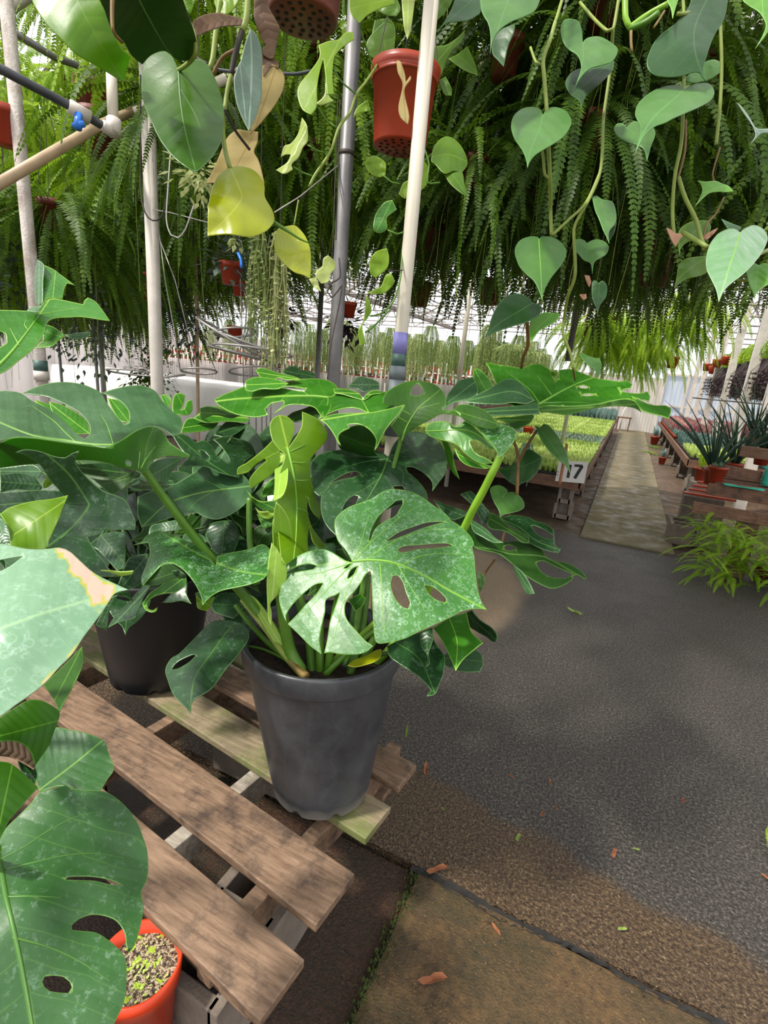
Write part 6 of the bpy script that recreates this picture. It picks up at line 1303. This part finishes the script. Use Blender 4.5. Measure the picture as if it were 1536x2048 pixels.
H(A4,'500,935 490,915 460,903 430,908 410,935 415,965 440,1000 500,1038 560,1055 610,1078 635,1110 650,1182 668,1120 680,1070 705,1010 712,970 700,940 650,935 615,955 600,910 575,890 540,895','500,935,1.05 410,940,1.05 712,970,1.02 650,1182,.98','heart',mid='500,935 580,1010 650,1180')
H(A4,'945,600 935,565 980,535 1050,535 1060,500 1065,465 1100,445 1150,440 1195,465 1205,500 1180,535 1120,575 1060,595 1000,608','945,600,1.0 1205,490,1.02 1060,450,1.02','heart')
H(A4,'1350,0 1360,-60 1600,-60 1600,180 1540,230 1500,285 1438,362 1490,270 1518,200 1510,150 1470,90 1400,45','1350,0,.9 1600,0,.9 1438,362,.84','heartl')
H(A4,'1308,752 1350,790 1400,860 1440,930 1480,945 1560,940 1560,972 1490,975 1450,1010 1404,1056 1440,1000 1440,960 1410,900 1360,830','1308,752,.95 1560,950,.95 1404,1056,.92','silv',g=4)
H(A4,'1022,1322 1080,1330 1150,1325 1200,1345 1250,1365 1282,1400 1230,1405 1180,1402 1110,1412 1060,1450 1000,1512 1040,1440 1055,1390 1045,1350','1022,1322,.95 1282,1400,.92 1000,1512,.92','heartl',g=4,label='small bright leaf seen edge on')
H(A5,'430,288 425,275 380,268 330,278 290,300 262,340 254,385 265,430 290,490 340,545 390,590 420,640 440,690 455,738 462,690 480,640 520,570 560,520 600,465 625,420 630,375 612,335 580,300 530,275 480,268 445,275','430,288,.95 254,385,.94 630,375,.95 455,738,.86 430,450,.9',mid='430,288 440,450 455,735',rib=.0012,label='regular heart leaf in the centre of the vines, tip straight down',amp=.003)
H(A5,'780,318 760,295 720,288 690,300 678,330 690,360 720,395 760,440 805,460 815,490 822,545 828,490 840,450 880,425 920,400 940,360 935,330 900,300 850,290 810,300','780,318,1.05 678,330,1.05 940,350,1.05 822,545,1.0')
H(A5,'820,-20 850,-30 900,0 960,10 985,50 998,130 985,180 950,220 940,260 945,320 925,270 900,220 870,140 840,70','820,-20,1.0 990,100,1.0 945,320,.95','heart',fold=.1)
H(A5,'940,240 1000,160 980,240 945,300','940,240,1.02 1000,160,1.02 945,300,1.0','heartd',g=3)  # dark sliver painting the shade at the bottom of the leaf above
H(A5,'28,1010 60,950 80,870 120,785 180,715 240,690 300,690 350,715 385,752 420,762 452,785 440,832 400,865 340,895 270,915 220,930 130,960 70,985','28,1010,.92 240,690,1.0 452,785,.98 220,930,.94','heartd',mid='385,755 260,830 130,910 28,1010',rib=.001,label='dark heart leaf pointing down left above the big monstera leaf')
H(A5,'365,900 400,862 440,835 480,822 520,828 575,823 578,860 540,900 480,930 430,962 395,1010 372,1052 362,980','365,900,1.0 575,823,1.0 372,1052,.95','heartl')
H(A5,'868,615 850,592 830,590 818,610 818,690 832,750 850,790 860,845 870,790 890,750 920,710 930,650 920,612 895,590 875,600','868,615,1.15 818,650,1.15 930,650,1.15 860,845,1.1','heartd')
H(A5,'728,1130 760,1128 800,1145 840,1158 875,1160 888,1205 880,1250 865,1302 840,1245 800,1215 760,1180','728,1130,1.2 888,1190,1.2 865,1302,1.15','heart')
H(A6,'1332,240 1300,217 1260,210 1220,222 1170,250 1120,310 1095,370 1082,440 1088,510 1115,570 1140,620 1160,670 1175,748 1200,690 1225,650 1280,600 1340,555 1400,500 1460,430 1500,370 1530,300 1528,260 1500,215 1460,192 1420,187 1380,202 1350,220','1332,240,.82 1082,440,.78 1530,280,.82 1175,748,.7 1300,420,.77','heartg',mid='1332,240 1300,350 1250,500 1175,748',rib=.0014,amp=.004,label='large glossy pale leaf at the right edge')
H(A6,'848,650 862,590 870,540 875,500 890,465 940,430 1000,418 1080,410 1098,500 1080,535 1020,560 960,572 900,600','848,650,.92 1080,410,.95 1080,535,.93','pothg',mid='1090,420 980,490 880,580 848,650')
H(A6,'1378,530 1385,500 1405,480 1440,465 1465,480 1500,465 1560,480 1590,540 1560,600 1500,640 1455,680 1438,728 1425,675 1400,620','1378,530,.84 1560,480,.84 1438,728,.78','heartl',mid='1465,480 1450,600 1438,728')
H(A6,'880,245 900,205 960,165 1040,150 1100,152 1118,200 1100,240 1040,270 960,300 900,350 888,415 880,330','880,245,1.0 1118,200,1.0 888,415,.97','pothg')
H(A6,'793,205 830,220 860,245 925,245 890,292 860,342 830,292','793,205,.92 925,245,.92 860,342,.9','pink',g=3.5,label='pink unfurling leaf bud')
H(A6,'1055,280 1100,240 1170,203 1150,235 1090,290','1055,280,.95 1170,203,.95 1090,290,.95','pink',g=3)
H(A6,'1195,140 1250,165 1340,200 1320,225 1250,215','1195,140,.84 1340,200,.84 1250,215,.83','heartd',g=4)
H(A5,'765,550 800,555 812,600 800,640 780,600','765,550,1.05 812,590,1.05 800,640,1.05','pink',g=3)
H(A5,'728,690 775,688 778,720 755,735','728,690,1.05 778,690,1.05 755,735,1.05','pink',g=3)
H(A5,'520,1250 560,1240 580,1290 550,1330 525,1290','520,1250,1.3 575,1250,1.3 550,1330,1.3','pothg',g=3)
# leaves low on the vines, in front of the bench
L11=H(C3,'500,885 525,865 520,838 480,815 440,820 422,840 430,880 450,925 475,970 482,1018 500,995 540,985 600,968 628,945 620,905 590,870 555,855 530,860','500,885,1.5 422,840,1.5 628,940,1.5 482,1018,1.45','heart',label='small heart leaf low in front of the bench')
H(C3,'466,722 510,705 560,690 600,650 625,615 655,598 700,620 735,650 728,690 700,745 660,785 620,800 580,815 540,795 505,765','466,722,1.55 655,598,1.6 620,800,1.55','heartd',rib=.001,mid='730,650 620,700 470,725',label='broad dark heart leaf in front of the bench')
H(C3,'695,455 720,470 745,445 775,455 830,520 870,590 890,640 905,745 880,700 830,660 780,610 730,540','695,455,1.45 830,520,1.48 905,745,1.4','heart',fold=.15,mid='720,475 800,580 905,745',label='narrow folded leaf hanging in front of the number sign')
H(D2,'0,0 10,0 10,10','0,0,1.3 10,0,1.3 10,10,1.3','heartd',g=2) if False else None
for s_,r_,m_ in (('1110,45,.95 1100,80,.92 1087,117,.92 1088,150,.91 1093,215,.91 1097,290,.93 1100,355,.95 1101,420,1.0 1103,470,1.0',.0045,'y'),('1061,95,.95 1072,125,.93 1085,130,.92',.003,'y'),('1085,300,.93 1090,350,.93 1097,357,.93',.003,'y'),
   ('1240,-20,1.0 1232,30,1.0 1226,58,1.0 1215,62,1.0 1190,40,1.05 1160,5,1.1',.004,'y'),('1226,58,1.0 1220,140,1.05 1207,235,1.05 1205,290,1.02 1200,345,1.0 1180,395,1.0 1150,450,1.0 1148,480,1.0 1150,550,1.02 1135,595,1.05 1128,640,1.1 1126,668,1.1 1142,710,1.1 1146,738,1.1',.004,'y'),('1200,345,1.0 1172,405,1.0 1137,440,.98 1105,470,.97',.0035,'y'),
   ('1250,-20,.9 1251,35,.9 1260,55,.9 1295,30,.9 1335,8,.88',.0065,'l'),('1260,57,.9 1290,45,.88 1318,25,.87',.006,'g'),('1262,62,.88 1262,85,.88 1264,104,.88',.003,'r'),('1329,22,.86 1318,40,.86 1308,55,.86',.0025,'r'),('1355,28,.88 1380,25,.9 1405,0,.92',.004,'y'),
   ('1368,160,.95 1366,225,.92 1362,290,.92 1350,350,.92 1345,420,.92 1348,470,.92',.004,'y'),('1372,240,.95 1370,300,.93 1355,360,.92',.0025,'b'),('1440,30,1.0 1443,130,1.0 1440,210,1.0 1432,290,1.0',.004,'y'),('1357,355,.92 1370,395,.92 1392,440,.92 1400,470,.92 1410,500,.9',.0045,'y'),('1366,465,.9 1390,480,.88 1416,495,.86',.005,'y'),('1510,512,.82 1536,500,.84 1560,490,.86',.004,'y'),('1448,395,.95 1430,430,.94 1415,445,.93 1405,480,.92',.002,'b'),('1475,560,.85 1490,562,.85 1500,558,.85',.003,'y'),
   ('1054,645,1.0 1056,690,1.05 1047,712,1.1 1043,735,1.15',.005,'b'),('1440,295,1.0 1425,350,1.0 1432,370,1.0',.002,'b'),
   ('1026,880,1.5 1034,900,1.5 1036,925,1.5 1035,960,1.5 1034,990,1.5',.006,'b'),('1074,860,1.46 1055,890,1.48 1042,915,1.5 1037,925,1.5',.005,'b'),('1000,1100,1.45 1010,1060,1.5 1025,1000,1.52',.004,'b'),('1146,735,1.12 1150,760,1.2',.003,'b')):
    stalk(hv,PX,s_,r_,m_,'vine')
for s_ in ('1110,45,.95 1150,-60,1.1 1290,-250,1.38','1240,-20,1.0 1262,-130,1.2 1296,-250,1.38','1250,-20,.9 1272,-130,1.1 1300,-250,1.38','1368,160,.95 1362,-40,1.05 1310,-250,1.38','1440,30,1.0 1410,-90,1.15 1316,-250,1.38','1405,0,.92 1370,-110,1.1 1310,-250,1.38','1080,-60,.87 1180,-140,1.1 1290,-250,1.38'):
    stalk(hv,PX,s_,.004,'y','vine')
# ---------------------------------------------------------------- litter on the ground
LM['litter']=simple('dry_leaf_orange',rgb(150,92,58),.8,var=.15,scale=40)
LM['glit']=simple('green_leaf_scrap',rgb(128,150,70),.7,var=.1,scale=40)
lit=(('852,1538',16,'litter','orange dry leaf beside the black pot corner'),('873,1740',20,'litter','orange dry leaf at the crack'),('992,1858',10,'litter','small red-brown leaf on the mossy slab'),('1036,1676',11,'glit','green scrap on the brown strip'),('1228,1706',12,'litter','tan leaf on the brown strip edge'),('1245,1858',8,'glit','small green scrap on the brown strip, right'),('1100,1564',7,'litter','tiny orange leaf on the wet asphalt'),('1112,1616',7,'litter','tiny tan leaf on the wet asphalt, lower'),('1084,1628',8,'litter','tan curl on the wet asphalt edge'),('1532,1755',8,'litter','orange scrap at the right edge'),('1272,1698',6,'glit','pale green scrap on the asphalt edge'),('886,1618',6,'glit','tiny green scrap near the pot'),('1022,1552',6,'litter','tiny orange scrap on the asphalt'),('1366,1602',8,'litter','brown scrap on the asphalt right'),('865,1960',24,'litter','dried brown leaf stalk on the mossy slab'),('1150,1225',17,'glit','long pale leaf blade on the asphalt'),('1165,882',6,'glit','leaf scrap far along the path'))
for i,(p,s_,m_,l) in enumerate(lit):
    px,py=[float(t) for t in p.split(',')]; b=atZ(px,py,.012); k_=np.linalg.norm(b-np.array([0,0,CAMH]))/F*s_; rs=random.Random(i); a0=rs.uniform(0,6)
    mb=MB(); vs=[]; n_=10
    for j in range(n_): q=j*6.283/n_; r=k_*(.35+.65*abs(math.cos(q)))*rs.uniform(.7,1.1); x,y=r*math.cos(q),r*math.sin(q)*.45; vs.append((b[0]+x*math.cos(a0)-y*math.sin(a0),b[1]+x*math.sin(a0)+y*math.cos(a0),b[2]+k_*.25*abs(math.sin(q*1.5))))
    vs.append((b[0],b[1],b[2]-.004)); mb.add(vs,[(j,(j+1)%n_,n_) for j in range(n_)])
    o=tag(mb.build('fallen_leaf',LM[m_],None,origin=b),l,'leaf'); o.modifiers.new('t','SOLIDIFY').thickness=.0006
